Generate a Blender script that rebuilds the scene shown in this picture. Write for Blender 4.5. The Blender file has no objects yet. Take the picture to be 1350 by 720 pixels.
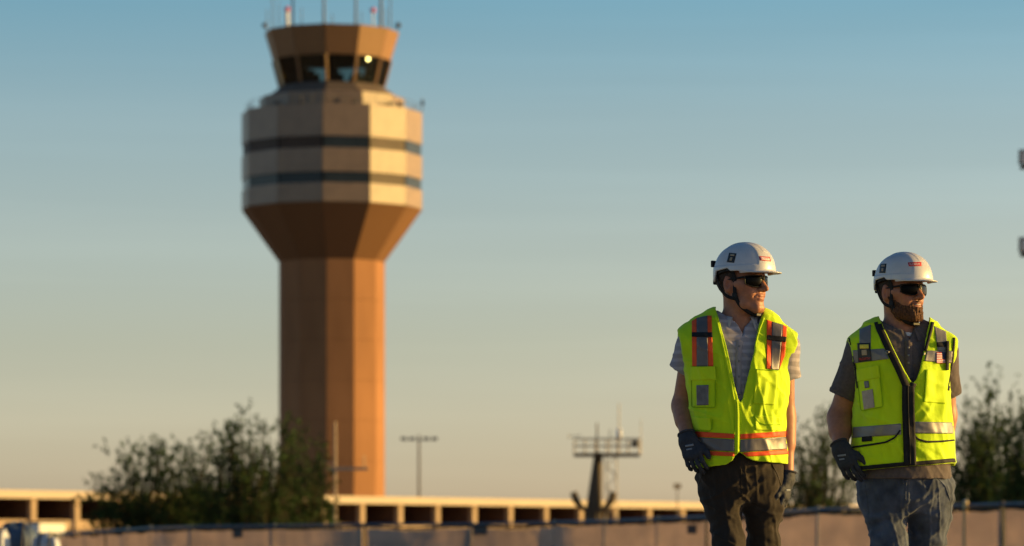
import bpy, bmesh, math, random
import numpy as np
from mathutils import Vector, Matrix
from mathutils.bvhtree import BVHTree

scene = bpy.context.scene
COL = scene.collection
R = math.radians
random.seed(7)

# ------------------------------------------------------------------ camera
F_PX = 5062.5            # focal length in pixels of the 1350 px wide photograph (135 mm lens)
HOR = 760.0              # row of the horizon, just under the picture
CAM_Z = 0.55
cam_d = bpy.data.cameras.new('camera')
cam_d.lens = 135.0
cam_d.sensor_width = 36.0
cam_d.shift_y = (HOR - 360.0) / 1350.0
cam_d.clip_end = 20000.0
cam_d.dof.use_dof = True
cam_d.dof.focus_distance = 15.25
cam_d.dof.aperture_fstop = 4.9
cam_d.dof.aperture_blades = 0
cam = bpy.data.objects.new('camera', cam_d)
cam.location = (0, 0, CAM_Z)
cam.rotation_euler = (R(90), 0, 0)
COL.objects.link(cam)
scene.camera = cam

# ------------------------------------------------------------------ sky and sun
SUN_AZ = 96.5            # degrees from 'towards the camera' round to the right
SUN_EL = 9.0
sdir = Vector((math.sin(R(SUN_AZ)) * math.cos(R(SUN_EL)), -math.cos(R(SUN_AZ)) * math.cos(R(SUN_EL)), math.sin(R(SUN_EL))))
world = bpy.data.worlds.new('World')
scene.world = world
world.use_nodes = True
wn = world.node_tree.nodes
wl = world.node_tree.links
bg = wn['Background']
sky = wn.new('ShaderNodeTexSky')
sky.sky_type = 'NISHITA'
sky.sun_disc = False
sky.sun_elevation = R(SUN_EL)
sky.sun_rotation = math.atan2(sdir.x, sdir.y)
sky.altitude = 300
sky.air_density = 1.0
sky.dust_density = 2.0
sky.ozone_density = 2.0
# warm dust haze near the horizon, the same all the way round
wtc = wn.new('ShaderNodeTexCoord')
wsep = wn.new('ShaderNodeSeparateXYZ')
wl.new(wtc.outputs['Generated'], wsep.inputs[0])
wramp = wn.new('ShaderNodeValToRGB')
cr = wramp.color_ramp
stops = [(0.0, (.95, .83, .90)), (.0249, (.885, .79, .89)), (.0604, (.665, .595, .61)), (.0901, (.605, .555, .565)), (.1188, (.505, .51, .525)), (.1485, (.35, .467, .51)), (.30, (.19, .29, .37)), (1.0, (.14, .22, .29))]
while len(cr.elements) < len(stops):
    cr.elements.new(.5)
for el_, (p_, c_) in zip(cr.elements, stops):
    el_.position = p_
    el_.color = (*c_, 1)
wl.new(wsep.outputs['Z'], wramp.inputs[0])
wmul = wn.new('ShaderNodeVectorMath')
wmul.operation = 'MULTIPLY'
wl.new(sky.outputs[0], wmul.inputs[0])
wl.new(wramp.outputs[0], wmul.inputs[1])
wsc = wn.new('ShaderNodeVectorMath')
wsc.operation = 'SCALE'
wsc.inputs['Scale'].default_value = 2.0
wl.new(wmul.outputs[0], wsc.inputs[0])
# very faint long cirrus streaks
wmap = wn.new('ShaderNodeMapping')
wmap.inputs['Scale'].default_value = (3.0, 3.0, 70.0)
wl.new(wtc.outputs['Generated'], wmap.inputs[0])
wno = wn.new('ShaderNodeTexNoise')
wno.inputs['Scale'].default_value = 1.0
wno.inputs['Detail'].default_value = 4.0
wl.new(wmap.outputs[0], wno.inputs['Vector'])
wmr = wn.new('ShaderNodeMapRange')
wmr.inputs['From Min'].default_value = 0.45
wmr.inputs['From Max'].default_value = 0.8
wmr.inputs['To Min'].default_value = 0.99
wmr.inputs['To Max'].default_value = 1.07
wl.new(wno.outputs['Fac'], wmr.inputs[0])
wst = wn.new('ShaderNodeVectorMath')
wst.operation = 'SCALE'
wl.new(wsc.outputs[0], wst.inputs[0])
wl.new(wmr.outputs[0], wst.inputs['Scale'])
wl.new(wst.outputs[0], bg.inputs[0])
bg.inputs[1].default_value = 0.1177
sun_d = bpy.data.lights.new('sun', 'SUN')
sun_d.energy = 5.0
sun_d.angle = R(0.5)
sun_d.color = (1.0, 0.64, 0.17)
sun = bpy.data.objects.new('sun', sun_d)
sun.rotation_euler = sdir.to_track_quat('Z', 'Y').to_euler()
sun.location = (60, 0, 60)
COL.objects.link(sun)
vs = scene.view_settings
vs.view_transform = 'Standard'
vs.look = 'None'
vs.exposure = 0.65
vs.gamma = 1.0
vs.use_curve_mapping = False

# ------------------------------------------------------------------ helpers
def at(px, py, Y):
    return Vector(((px - 675.0) / F_PX * Y, Y, CAM_Z + (HOR - py) / F_PX * Y))

MATS = {}
def mat(name, color, rough=0.7, spec=0.3, metal=0.0, var=0.15, scale=8.0, bump=0.0, bscale=60.0, vcol=None, stretch=(1, 1, 1), sheen=0.0, color2=None, coat=0.0, bdist=0.01):
    if name in MATS:
        return MATS[name]
    m = bpy.data.materials.new(name)
    m.use_nodes = True
    nt = m.node_tree
    N, L = nt.nodes, nt.links
    b = N['Principled BSDF']
    b.inputs['Roughness'].default_value = rough
    b.inputs['Specular IOR Level'].default_value = spec
    b.inputs['Metallic'].default_value = metal
    if sheen:
        b.inputs['Sheen Weight'].default_value = sheen
    if coat:
        b.inputs['Coat Weight'].default_value = coat
        b.inputs['Coat Roughness'].default_value = 0.15
    tc = N.new('ShaderNodeTexCoord')
    mp = N.new('ShaderNodeMapping')
    mp.inputs['Scale'].default_value = stretch
    L.new(tc.outputs['Object'], mp.inputs[0])
    nz = N.new('ShaderNodeTexNoise')
    nz.inputs['Scale'].default_value = scale
    nz.inputs['Detail'].default_value = 5.0
    L.new(mp.outputs[0], nz.inputs['Vector'])
    ramp = N.new('ShaderNodeValToRGB')
    ramp.color_ramp.elements[0].position = 0.3
    ramp.color_ramp.elements[1].position = 0.7
    c = np.array(color[:3], float)
    c2 = np.array(color2, float) if color2 is not None else c
    ramp.color_ramp.elements[0].color = (*np.clip(c * (1 - var), 0, 1), 1)
    ramp.color_ramp.elements[1].color = (*np.clip(c2 * (1 + var), 0, 1), 1)
    L.new(nz.outputs['Fac'], ramp.inputs[0])
    out = ramp.outputs[0]
    if vcol:
        va = N.new('ShaderNodeVertexColor')
        va.layer_name = vcol
        mx = N.new('ShaderNodeMix')
        mx.data_type = 'RGBA'
        mx.blend_type = 'MULTIPLY'
        mx.inputs[0].default_value = 1.0
        L.new(out, mx.inputs[6])
        L.new(va.outputs[0], mx.inputs[7])
        out = mx.outputs[2]
    L.new(out, b.inputs['Base Color'])
    if bump:
        n2 = N.new('ShaderNodeTexNoise')
        n2.inputs['Scale'].default_value = bscale
        n2.inputs['Detail'].default_value = 4.0
        L.new(mp.outputs[0], n2.inputs['Vector'])
        bp = N.new('ShaderNodeBump')
        bp.inputs['Strength'].default_value = bump
        bp.inputs['Distance'].default_value = bdist
        L.new(n2.outputs['Fac'], bp.inputs['Height'])
        L.new(bp.outputs[0], b.inputs['Normal'])
    MATS[name] = m
    return m

def add_ribs(m, direction='Z', scale=2.0, strength=0.5, dist=0.05):
    nt = m.node_tree
    N, L = nt.nodes, nt.links
    tc = N.new('ShaderNodeTexCoord')
    w = N.new('ShaderNodeTexWave')
    w.bands_direction = direction
    w.inputs['Scale'].default_value = scale
    L.new(tc.outputs['Object'], w.inputs[0])
    bp = N.new('ShaderNodeBump')
    bp.inputs['Strength'].default_value = strength
    bp.inputs['Distance'].default_value = dist
    L.new(w.outputs['Fac'], bp.inputs['Height'])
    L.new(bp.outputs[0], N['Principled BSDF'].inputs['Normal'])
    return m

def tag(o, label=None, cat=None, group=None, kind=None):
    if label: o['label'] = label
    if cat: o['category'] = cat
    if group: o['group'] = group
    if kind: o['kind'] = kind
    return o

def empty(name, loc=(0, 0, 0), rz=0.0):
    o = bpy.data.objects.new(name, None)
    o.location = loc
    o.rotation_euler = (0, 0, rz)
    o.empty_display_size = 0.2
    COL.objects.link(o)
    return o

def link(name, me, material=None, parent=None, loc=(0, 0, 0), smooth=False):
    o = bpy.data.objects.new(name, me)
    if material is not None and len(me.materials) == 0:
        me.materials.append(material)
    o.location = loc
    if parent is not None:
        o.parent = parent
    if smooth:
        me.shade_smooth()
    COL.objects.link(o)
    return o

class MB:
    """collects simple solids into ONE mesh"""
    def __init__(self):
        self.v, self.f = [], []
    def poly(self, vs, fs):
        n = len(self.v)
        self.v += [tuple(v) for v in vs]
        self.f += [tuple(i + n for i in f) for f in fs]
        return self
    def box(self, c, s, rot=None):
        cx, cy, cz = c
        hx, hy, hz = s[0] / 2, s[1] / 2, s[2] / 2
        vs = [Vector((sx * hx, sy * hy, sz * hz)) for sz in (-1, 1) for sy in (-1, 1) for sx in (-1, 1)]
        if rot is not None:
            vs = [rot @ v for v in vs]
        vs = [v + Vector(c) for v in vs]
        return self.poly(vs, [(0, 2, 3, 1), (4, 5, 7, 6), (0, 1, 5, 4), (2, 6, 7, 3), (0, 4, 6, 2), (1, 3, 7, 5)])
    def tube(self, pts, rad, n=8, caps=True):
        pts = [Vector(p) for p in pts]
        rads = rad if hasattr(rad, '__len__') else [rad] * len(pts)
        rings = []
        ref = None
        for i, p in enumerate(pts):
            t = (pts[min(i + 1, len(pts) - 1)] - pts[max(i - 1, 0)])
            t = t.normalized() if t.length > 1e-9 else Vector((0, 0, 1))
            if ref is None:
                ref = Vector((1, 0, 0)) if abs(t.x) < 0.8 else Vector((0, 1, 0))
            a = (ref - t * ref.dot(t)).normalized()
            b = t.cross(a)
            ref = a
            rings.append([p + (a * math.cos(2 * math.pi * k / n) + b * math.sin(2 * math.pi * k / n)) * rads[i] for k in range(n)])
        vs = [v for r in rings for v in r]
        fs = []
        for i in range(len(rings) - 1):
            for k in range(n):
                k2 = (k + 1) % n
                fs.append((i * n + k, i * n + k2, (i + 1) * n + k2, (i + 1) * n + k))
        if caps:
            fs.append(tuple(range(n))[::-1])
            fs.append(tuple((len(rings) - 1) * n + k for k in range(n)))
        return self.poly(vs, fs)
    def ball(self, c, r, nu=12, nv=8):
        rr = r if hasattr(r, '__len__') else (r, r, r)
        vs, fs = [], []
        for j in range(nv + 1):
            th = math.pi * j / nv
            for i in range(nu):
                ph = 2 * math.pi * i / nu
                vs.append((c[0] + rr[0] * math.sin(th) * math.cos(ph), c[1] + rr[1] * math.sin(th) * math.sin(ph), c[2] + rr[2] * math.cos(th)))
        for j in range(nv):
            for i in range(nu):
                i2 = (i + 1) % nu
                fs.append((j * nu + i, (j + 1) * nu + i, (j + 1) * nu + i2, j * nu + i2))
        return self.poly(vs, fs)
    def mesh(self, name):
        me = bpy.data.meshes.new(name)
        me.from_pydata([tuple(v) for v in self.v], [], self.f)
        me.validate(clean_customdata=False)
        return me
    def build(self, name, material, parent=None, loc=(0, 0, 0), smooth=False):
        return link(name, self.mesh(name), material, parent, loc, smooth)

def np_mesh(name, V, Fq):
    me = bpy.data.meshes.new(name)
    V = np.asarray(V, np.float32)
    Fq = np.asarray(Fq, np.int32)
    me.vertices.add(len(V))
    me.vertices.foreach_set('co', V.ravel())
    k = Fq.shape[1]
    me.loops.add(len(Fq) * k)
    me.loops.foreach_set('vertex_index', Fq.ravel())
    me.polygons.add(len(Fq))
    me.polygons.foreach_set('loop_start', np.arange(0, len(Fq) * k, k, dtype=np.int32))
    me.update(calc_edges=True)
    return me
# ------------------------------------------------------------------ ground
g = MB()
n = 24
gs = 9000.0
vs_, fs_ = [], []
for j in range(n + 1):
    for i in range(n + 1):
        vs_.append((-gs + 2 * gs * i / n, -gs + 2 * gs * j / n, 0.0))
for j in range(n):
    for i in range(n):
        a = j * (n + 1) + i
        fs_.append((a, a + 1, a + n + 2, a + n + 1))
g.poly(vs_, fs_)
tag(g.build('ground', mat('desert_ground', (0.30, 0.23, 0.16), 0.95, 0.1, var=0.25, scale=0.05, bump=0.3, bscale=2.0)), kind='structure')
g = MB().poly([(-30, -20, 0.004), (30, -20, 0.004), (30, 48, 0.004), (-30, 48, 0.004)], [(0, 1, 2, 3)])
tag(g.build('pavement', mat('concrete_paving', (0.34, 0.31, 0.27), 0.9, 0.2, var=0.12, scale=0.8, bump=0.2, bscale=30)), kind='structure')

# ------------------------------------------------------------------ control tower
TY = 416.0
TC = at(437.5, HOR, TY)
TC.z = 0.0
KT = TY / F_PX
def tz(py): return CAM_Z + (HOR - py) * KT
def tr(px): return px * KT
tower = empty('control_tower', TC)
tag(tower, 'tall twelve-sided tan airport control tower with flared head and glass cab', 'control tower')
m_clad = add_ribs(mat('tower_metal_cladding', (0.265, 0.175, 0.10), 0.42, 0.75, 0.0, var=0.12, scale=0.8), 'Z', 1.1, 0.28, 0.07)
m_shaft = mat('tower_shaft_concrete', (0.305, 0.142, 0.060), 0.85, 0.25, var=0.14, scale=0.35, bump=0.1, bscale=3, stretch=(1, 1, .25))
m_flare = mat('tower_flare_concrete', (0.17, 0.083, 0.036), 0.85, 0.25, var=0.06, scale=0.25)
m_cab = add_ribs(mat('tower_cab_cladding', (0.25, 0.125, 0.048), 0.5, 0.45, var=0.05, scale=0.6), 'Z', 1.3, 0.15, 0.04)
m_band = mat('dark_band_glass', (0.02, 0.027, 0.03), 0.3, 0.3, var=0.2, scale=1.0)
m_bandbrown = mat('bronze_band_panel', (0.07, 0.045, 0.03), 0.6, 0.25, var=0.15, scale=1.0)
m_dark = mat('dark_interior', (0.03, 0.028, 0.026), 0.9, 0.1)
m_steel = mat('weathered_steel', (0.10, 0.09, 0.085), 0.6, 0.3, 0.2)
m_white = mat('white_paint', (0.75, 0.73, 0.69), 0.55, 0.4, var=0.05)
m_roof = mat('brown_roof_membrane', (0.13, 0.095, 0.072), 0.9, 0.2)

def wedge_mesh(name, R0, z0, R1, z1, t, gap=0.03):
    """one face of a twelve-sided frustum, facing -Y, thickness t inward"""
    vs = []
    for rr in (0, t):
        for (Rr, z) in ((R0 - rr, z0), (R1 - rr, z1)):
            half = Rr * math.sin(R(15)) - gap
            d = Rr * math.cos(R(15))
            vs += [(-half, -d, z), (half, -d, z)]
    fs = [(0, 1, 3, 2), (5, 4, 6, 7), (0, 2, 6, 4), (1, 5, 7, 3), (2, 3, 7, 6), (0, 4, 5, 1)]
    me = bpy.data.meshes.new(name)
    me.from_pydata(vs, [], fs)
    return me
def face_ring(name, R0, z0, R1, z1, t, material, parent, gap=0.03, mats=None):
    me = wedge_mesh(name, R0, z0, R1, z1, t, gap)
    outs = []
    for k in range(12):
        if mats:
            mk = mats[k]
            key = '%s %s %.2f' % (name, mk.name, z0)
            m2 = bpy.data.meshes.get(key)
            if m2 is None:
                m2 = wedge_mesh(key, R0, z0, R1, z1, t, gap)
            o = link(name, m2, mk, parent)
        else:
            o = link(name, me, material, parent)
        o.rotation_euler = (0, 0, R(12 + 30 * k))
        outs.append(o)
    return outs
def ngon_stack(levels, name, material, parent, n=12, off=-3.0, cap=True):
    mb = MB()
    vs = []
    for (rr, z) in levels:
        for k in range(n):
            a = R(off + 360.0 / n * k)
            vs.append((rr * math.sin(a), -rr * math.cos(a), z))
    fs = []
    for i in range(len(levels) - 1):
        for k in range(n):
            k2 = (k + 1) % n
            fs.append((i * n + k, i * n + k2, (i + 1) * n + k2, (i + 1) * n + k))
    if cap:
        fs.append(tuple(range(n))[::-1])
        fs.append(tuple((len(levels) - 1) * n + k for k in range(n)))
    mb.poly(vs, fs)
    return mb.build(name, material, parent)

Rs, Rb, Rt2, Rc0, Rc1, Rc2 = tr(70), tr(119.5), tr(96), tr(69), tr(78), tr(89)
zFl, zB0, zB1 = tz(346), tz(277), tz(150)
b1a, b1b, b2a, b2b = tz(207), tz(192), tz(252), tz(238)
ngon_stack([(Rs - .35, 0.0), (Rs - .35, zFl), (Rb - .5, zB0), (Rb - .5, zB1 - .15), (Rt2 - .4, zB1 - .1), (Rt2 - .4, tz(131) - .12), (Rc0 - .3, tz(116) - .1)], 'core', m_dark, tower)
nl_ = 8
for i in range(nl_):
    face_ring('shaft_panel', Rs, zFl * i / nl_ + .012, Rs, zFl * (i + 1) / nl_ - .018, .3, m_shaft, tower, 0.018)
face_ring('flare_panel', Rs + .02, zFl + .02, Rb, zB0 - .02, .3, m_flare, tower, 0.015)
face_ring('drum_panel', Rb, zB0 + .02, Rb, b2a - .02, .3, m_clad, tower)
face_ring('drum_panel', Rb, b2b + .02, Rb, b1a - .02, .3, m_clad, tower)
face_ring('drum_panel', Rb, b1b + .02, Rb, zB1, .3, m_clad, tower)
lo = [m_band] * 12
up = [m_band] * 12
for k in (9, 10, 11):
    up[k] = m_bandbrown
for k in (1,):
    up[k] = m_bandbrown
    lo[k] = m_bandbrown
face_ring('band_window', Rb - .12, b2a, Rb - .12, b2b, .25, None, tower, 0.10, lo)
face_ring('band_window', Rb - .12, b1a, Rb - .12, b1b, .25, None, tower, 0.10, up)
face_ring('parapet_panel', Rt2, zB1 + .02, Rt2, tz(131), .3, m_clad, tower)
face_ring('sloping_roof_panel', Rt2 - .35, tz(131) - .1, Rc0 + .05, tz(116), .2, m_roof, tower)
# drum roof railing
rail = MB()
for k in range(12):
    a0, a1 = R(-3 + 30 * k), R(27 + 30 * k)
    p0 = Vector(((Rb - .5) * math.sin(a0), -(Rb - .5) * math.cos(a0), zB1))
    p1 = Vector(((Rb - .5) * math.sin(a1), -(Rb - .5) * math.cos(a1), zB1))
    for h in (.55, 1.05):
        rail.tube([p0 + Vector((0, 0, h)), p1 + Vector((0, 0, h))], .02, 5)
    for s in range(4):
        q = p0.lerp(p1, s / 4)
        rail.tube([q, q + Vector((0, 0, 1.05))], .02, 5)
rail.build('railing', m_steel, tower)
# vents and boxes on the ledge
for a, s, z in ((-42, .7, .5), (-20, .5, .35), (6, .6, .55), (20, .45, .4), (52, .9, .55), (63, .4, .8)):
    rr = Rt2 + .5
    mb = MB().box((rr * math.sin(R(a)), -rr * math.cos(R(a)), zB1 + .0 + z / 2), (s, .45, z), Matrix.Rotation(R(a), 3, 'Z'))
    mb.build('roof_vent', m_steel, tower)
# cab
zC0, zC1, zC2 = tz(115), tz(81), tz(44)
m_cabglass = bpy.data.materials.new('tinted_cab_glass')
m_cabglass.use_nodes = True
nt = m_cabglass.node_tree
nt.nodes.clear()
o_ = nt.nodes.new('ShaderNodeOutputMaterial')
mx_ = nt.nodes.new('ShaderNodeMixShader')
tr_ = nt.nodes.new('ShaderNodeBsdfTransparent')
gl_ = nt.nodes.new('ShaderNodeBsdfGlossy')
fr_ = nt.nodes.new('ShaderNodeFresnel')
nz_ = nt.nodes.new('ShaderNodeTexNoise')
rp_ = nt.nodes.new('ShaderNodeValToRGB')
rp_.color_ramp.elements[0].color = (0.60, 0.66, 0.66, 1)
rp_.color_ramp.elements[1].color = (0.66, 0.72, 0.72, 1)
nt.links.new(nz_.outputs['Fac'], rp_.inputs[0])
nt.links.new(rp_.outputs[0], tr_.inputs[0])
gl_.inputs['Roughness'].default_value = 0.03
fr_.inputs['IOR'].default_value = 1.45
nt.links.new(fr_.outputs[0], mx_.inputs[0])
nt.links.new(tr_.outputs[0], mx_.inputs[1])
nt.links.new(gl_.outputs[0], mx_.inputs[2])
nt.links.new(mx_.outputs[0], o_.inputs[0])
MATS['tinted_cab_glass'] = m_cabglass
ngon_stack([(Rc0 - .05, zC0 - .12), (Rc0 - .05, zC0)], 'cab_floor', m_dark, tower)
for o in face_ring('cab_window', Rc0 - .06, zC0 + .02, Rc1 - .06, zC1 - .02, .05, m_cabglass, tower, 0.06):
    pass
face_ring('cab_fascia', Rc1, zC1, Rc2, zC2, .35, m_cab, tower)
ngon_stack([(Rc1 - .35, zC1 + .05), (Rc1 - .35, zC1 + .25)], 'cab_ceiling', m_dark, tower)
ngon_stack([(Rc2 - .1, zC2 - .05), (Rc2 - .1, zC2 + .06)], 'cab_roof', m_roof, tower)
for k in range(12):
    a = R(-3 + 30 * k)
    d = Vector((math.sin(a), -math.cos(a), 0))
    mb = MB().tube([d * (Rc0 + .02) + Vector((0, 0, zC0)), d * (Rc1 + .02) + Vector((0, 0, zC1))], .14, 6)
    mb.build('cab_mullion', m_cab, tower)
# consoles and chairs inside the cab
for k in range(10):
    a = R(36 * k + 8)
    rr = 4.2
    mb = MB().box((rr * math.sin(a), -rr * math.cos(a), zC0 + .45), (1.7, .6, .9), Matrix.Rotation(a, 3, 'Z'))
    mb.box((rr * math.sin(a), -rr * math.cos(a), zC0 + 1.15), (.7, .12, .45), Matrix.Rotation(a, 3, 'Z'))
    mb.build('console', m_dark, tower)
mb = MB().tube([(0, 0, zC0), (0, 0, zC1 + .1)], .5, 10)
mb.build('stair_core', m_dark, tower)
# glowing ball added behind the cab window to imitate a sun glint
m_glint = bpy.data.materials.new('warm_glint_glow')
m_glint.use_nodes = True
m_glint.node_tree.nodes['Principled BSDF'].inputs['Emission Color'].default_value = (1, .66, .20, 1)
m_glint.node_tree.nodes['Principled BSDF'].inputs['Emission Strength'].default_value = 30.0
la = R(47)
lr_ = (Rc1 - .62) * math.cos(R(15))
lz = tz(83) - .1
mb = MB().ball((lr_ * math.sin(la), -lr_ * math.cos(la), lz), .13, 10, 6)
mb.build('lamp', m_glint, tower, smooth=True)
# antennas
zt = zC2 + .06
def ant(px, top_py, rad, depth, material=m_steel):
    x = tr(px - 437.5)
    MB().tube([(x, depth, zt), (x, depth, tz(top_py))], [rad, rad * .7], 6).build('antenna', material, tower)
for px, tp, rad, dp in ((361, -12, .06, -2), (366, -2, .05, 2), (388, -22, .12, -3), (397, 8, .05, 1), (430, -28, .13, -5), (437, 15, .06, 2), (471, -24, .12, -4),
                        (475, 10, .05, 3), (503, -20, .16, -2), (515, -10, .07, -1), (508, 6, .05, 2), (352, 12, .05, 0)):
    ant(px, tp, rad, dp)
m_red = mat('red_beacon_lens', (0.65, 0.04, 0.06), 0.3, 0.5)
for px, dp in ((381, -3.4), (493, -2.8)):
    x = tr(px - 437.5)
    MB().tube([(x, dp, zt), (x, dp, tz(22))], .22 if px < 400 else .07, 8).build('beacon_post', m_white, tower)
    MB().ball((x, dp, tz(18.5)), .3, 10, 6).build('beacon', m_red, tower, smooth=True)
for px, r_ in ((525, .32), (349, .28)):
    x = tr(px - 437.5)
    mb = MB().tube([(x * .94, -.3, zt), (x, -.3, tz(36))], .05, 5)
    mb.ball((x, -.3, tz(34)), (r_, .15, r_), 10, 6)
    mb.build('dish', m_steel, tower)
x = tr(558 - 437.5)
MB().tube([(x - .6, 0, zB1), (x - .1, 0, zB1 + .4), (x - .1, 0, tz(130))], .06, 5).box((x - .1, 0, tz(136)), (.35, .2, .5)).build('antenna', m_steel, tower)

# ------------------------------------------------------------------ long low parking structure
BA = Vector((-40.0, 300.0, 0))
bd = Vector((56.94, 50.0, 0)).normalized()
bang = math.atan2(bd.y, bd.x)
garage = empty('parking_structure', BA, bang)
tag(garage, 'long low open parking structure with pale roof band and square columns', 'building')
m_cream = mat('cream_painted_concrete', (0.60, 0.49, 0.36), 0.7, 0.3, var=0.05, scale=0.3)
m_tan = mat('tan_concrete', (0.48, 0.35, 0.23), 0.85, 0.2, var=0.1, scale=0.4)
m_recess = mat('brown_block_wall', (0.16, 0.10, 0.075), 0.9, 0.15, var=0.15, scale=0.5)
T0, T1 = -22.0, 118.0
def gbox(name, t0, t1, d0, d1, z0, z1, m):
    return MB().box(((t0 + t1) / 2, (d0 + d1) / 2, (z0 + z1) / 2), (t1 - t0, d1 - d0, z1 - z0)).build(name, m, garage)
gbox('roof_fascia', T0, T1, -.45, .4, 6.68, 7.3, m_cream)
gbox('roof', T0, T1, .4, 18, 6.85, 7.2, m_roof)
gbox('floor_slab', T0, T1, .15, 18, 4.2, 4.6, m_tan)
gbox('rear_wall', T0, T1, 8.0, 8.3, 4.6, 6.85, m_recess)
gbox('lower_wall', T0, T1, .45, .75, 0, 4.2, m_tan)
nC = 0
t = 3.05 - 4.16 * 6
while t < T1:
    gbox('column', t - .23, t + .23, -.2, .4, 0, 6.69, m_tan)
    gbox('spandrel', t + .25, t + 4.16 - .25, 0, .3, 4.25, 5.0, m_tan)
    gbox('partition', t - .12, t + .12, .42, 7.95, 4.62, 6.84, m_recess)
    t += 4.16

# pale utility cabinet catching the sun
c = at(69, 693, 230)
cab = empty('storage_container', (c.x, c.y, 0), R(50))
tag(cab, 'pale sunlit storage container in front of the parking structure', 'container')
MB().box((0, .6, 1.85), (2.1, 1.2, 3.7)).build('shell', m_white, cab)
MB().box((0, .6, 3.78), (2.2, 1.3, .12)).build('lid', m_steel, cab)
for i in range(5):
    MB().box((-.84 + .42 * i, -.02, 1.85), (.08, .05, 3.4)).build('rib', m_white, cab)

# ------------------------------------------------------------------ light pole, antenna mast, utility pole, floodlights
m_pole = mat('dark_galvanised_pole', (0.10, 0.085, 0.07), 0.5, 0.4, 0.3)
b0 = at(552.5, HOR, 410)
lp = empty('light_pole', (b0.x, b0.y, 0))
tag(lp, 'tall thin light pole with a bar of lamps right of the tower', 'light pole')
kz = 410 / F_PX
ztop = CAM_Z + (HOR - 577) * kz
MB().tube([(0, 0, 0), (0, 0, ztop + .3)], [.17, .11], 8).build('pole', m_pole, lp)
MB().box((0, 0, ztop - .25), (3.7, .08, .09)).build('crossbar', m_pole, lp)
for xx in (-1.65, -.75, .75, 1.65):
    MB().box((xx, -.15, ztop - .12), (.62, .5, .3)).build('lamp', m_pole, lp)
for px, py, Yd, h in ((893, 641, 260, .6), (1050, 638, 240, .7)):
    p = at(px, py, Yd)
    e = empty('marker_lamp', (p.x, p.y, 0))
    tag(e, 'small amber marker lamp on thin post ' + ('left of the nearer worker' if px < 900 else 'behind shrub between the two workers'), 'lamp post')
    MB().tube([(0, 0, 0), (0, 0, p.z)], .04, 6).build('post', m_pole, e)
    MB().box((0, 0, p.z), (h * .8, .3, h * .55)).build('lamp_head', mat('amber_lens', (.75, .42, .14), .5, .4), e)

MY = 205.0
km = MY / F_PX
mb0 = at(788, HOR, MY)
mast = empty('antenna_mast', (mb0.x, mb0.y, 0))
tag(mast, 'dark equipment mast with railed platform and antennas before the parking structure', 'mast')
def mp_(px, py, d=0.0): return Vector(((px - 788) * km, d, CAM_Z + (HOR - py) * km))
m_mast = mat('brown_painted_steel', (0.085, 0.06, 0.035), 0.7, 0.3, var=0.2)
m_mastw = mat('pale_painted_steel', (0.45, 0.38, 0.28), 0.6, 0.3)
MB().tube([Vector((mp_(783, 700).x, 0, 0)), mp_(783, 672), mp_(789, 596)], [.55, .44, .22], 10).build('column', m_mast, mast)
# lattice ladder beside it
mb = MB()
for px in (799, 813):
    for d in (-.25, .25):
        mb.tube([Vector((mp_(px, 700).x, d, 0)), mp_(px, 600, d)], .03, 5)
z = 0.4
i = 0
while z < mp_(0, 602).z:
    for d in (-.25, .25):
        xa, xb = mp_(799, 0).x, mp_(813, 0).x
        mb.tube([(xa if i % 2 else xb, d, z), (xb if i % 2 else xa, d, z + .55)], .025, 4)
    z += .55
    i += 1
mb.build('lattice_ladder', m_mastw, mast)
p0, p1 = mp_(757, 600), mp_(843, 600)
MB().box(((p0.x + p1.x) / 2, 0, p0.z), (p1.x - p0.x, 1.6, .16)).build('platform', m_mast, mast)
mb = MB()
for d in (-.75, .75):
    for py in (579, 588):
        mb.tube([mp_(757, py, d), mp_(843, py, d)], .028, 5)
    for px in (757, 771, 785, 800, 814, 828, 843):
        mb.tube([mp_(px, 600, d), mp_(px, 579, d)], .028, 5)
for px in (757, 843):
    for py in (579, 588):
        mb.tube([mp_(px, py, -.75), mp_(px, py, .75)], .028, 5)
mb.build('railing', m_mastw, mast)
for px, tp, rd in ((787, 558, .05), (816, 532, .035), (845, 552, .02), (804, 566, .03)):
    MB().tube([mp_(px, 600), mp_(px, tp)], rd, 5).build('antenna', m_mast if px == 787 else m_mastw, mast)
MB().tube([mp_(816, 579), mp_(816, 568)], [.16, .13], 10).ball(mp_(816, 567.5), .13, 10, 6).build('radome', m_white, mast, smooth=True)
MB().box(mp_(836, 586, -.82), (.34, .3, .36)).build('equipment_box', m_mast, mast)
MB().tube([mp_(750, 576), mp_(766, 574)], .025, 5).tube([mp_(750, 573), mp_(750, 578)], .03, 5).build('yagi_antenna', m_mastw, mast)
for pts in (((756, 649), (759, 659), (764, 667), (776, 676)), ((808, 649), (806, 659), (800, 668), (788, 676))):
    MB().tube([mp_(*q, -.5) for q in pts], [.19, .21, .16, .10], 8).build('curved_horn', m_mast, mast)

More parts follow.
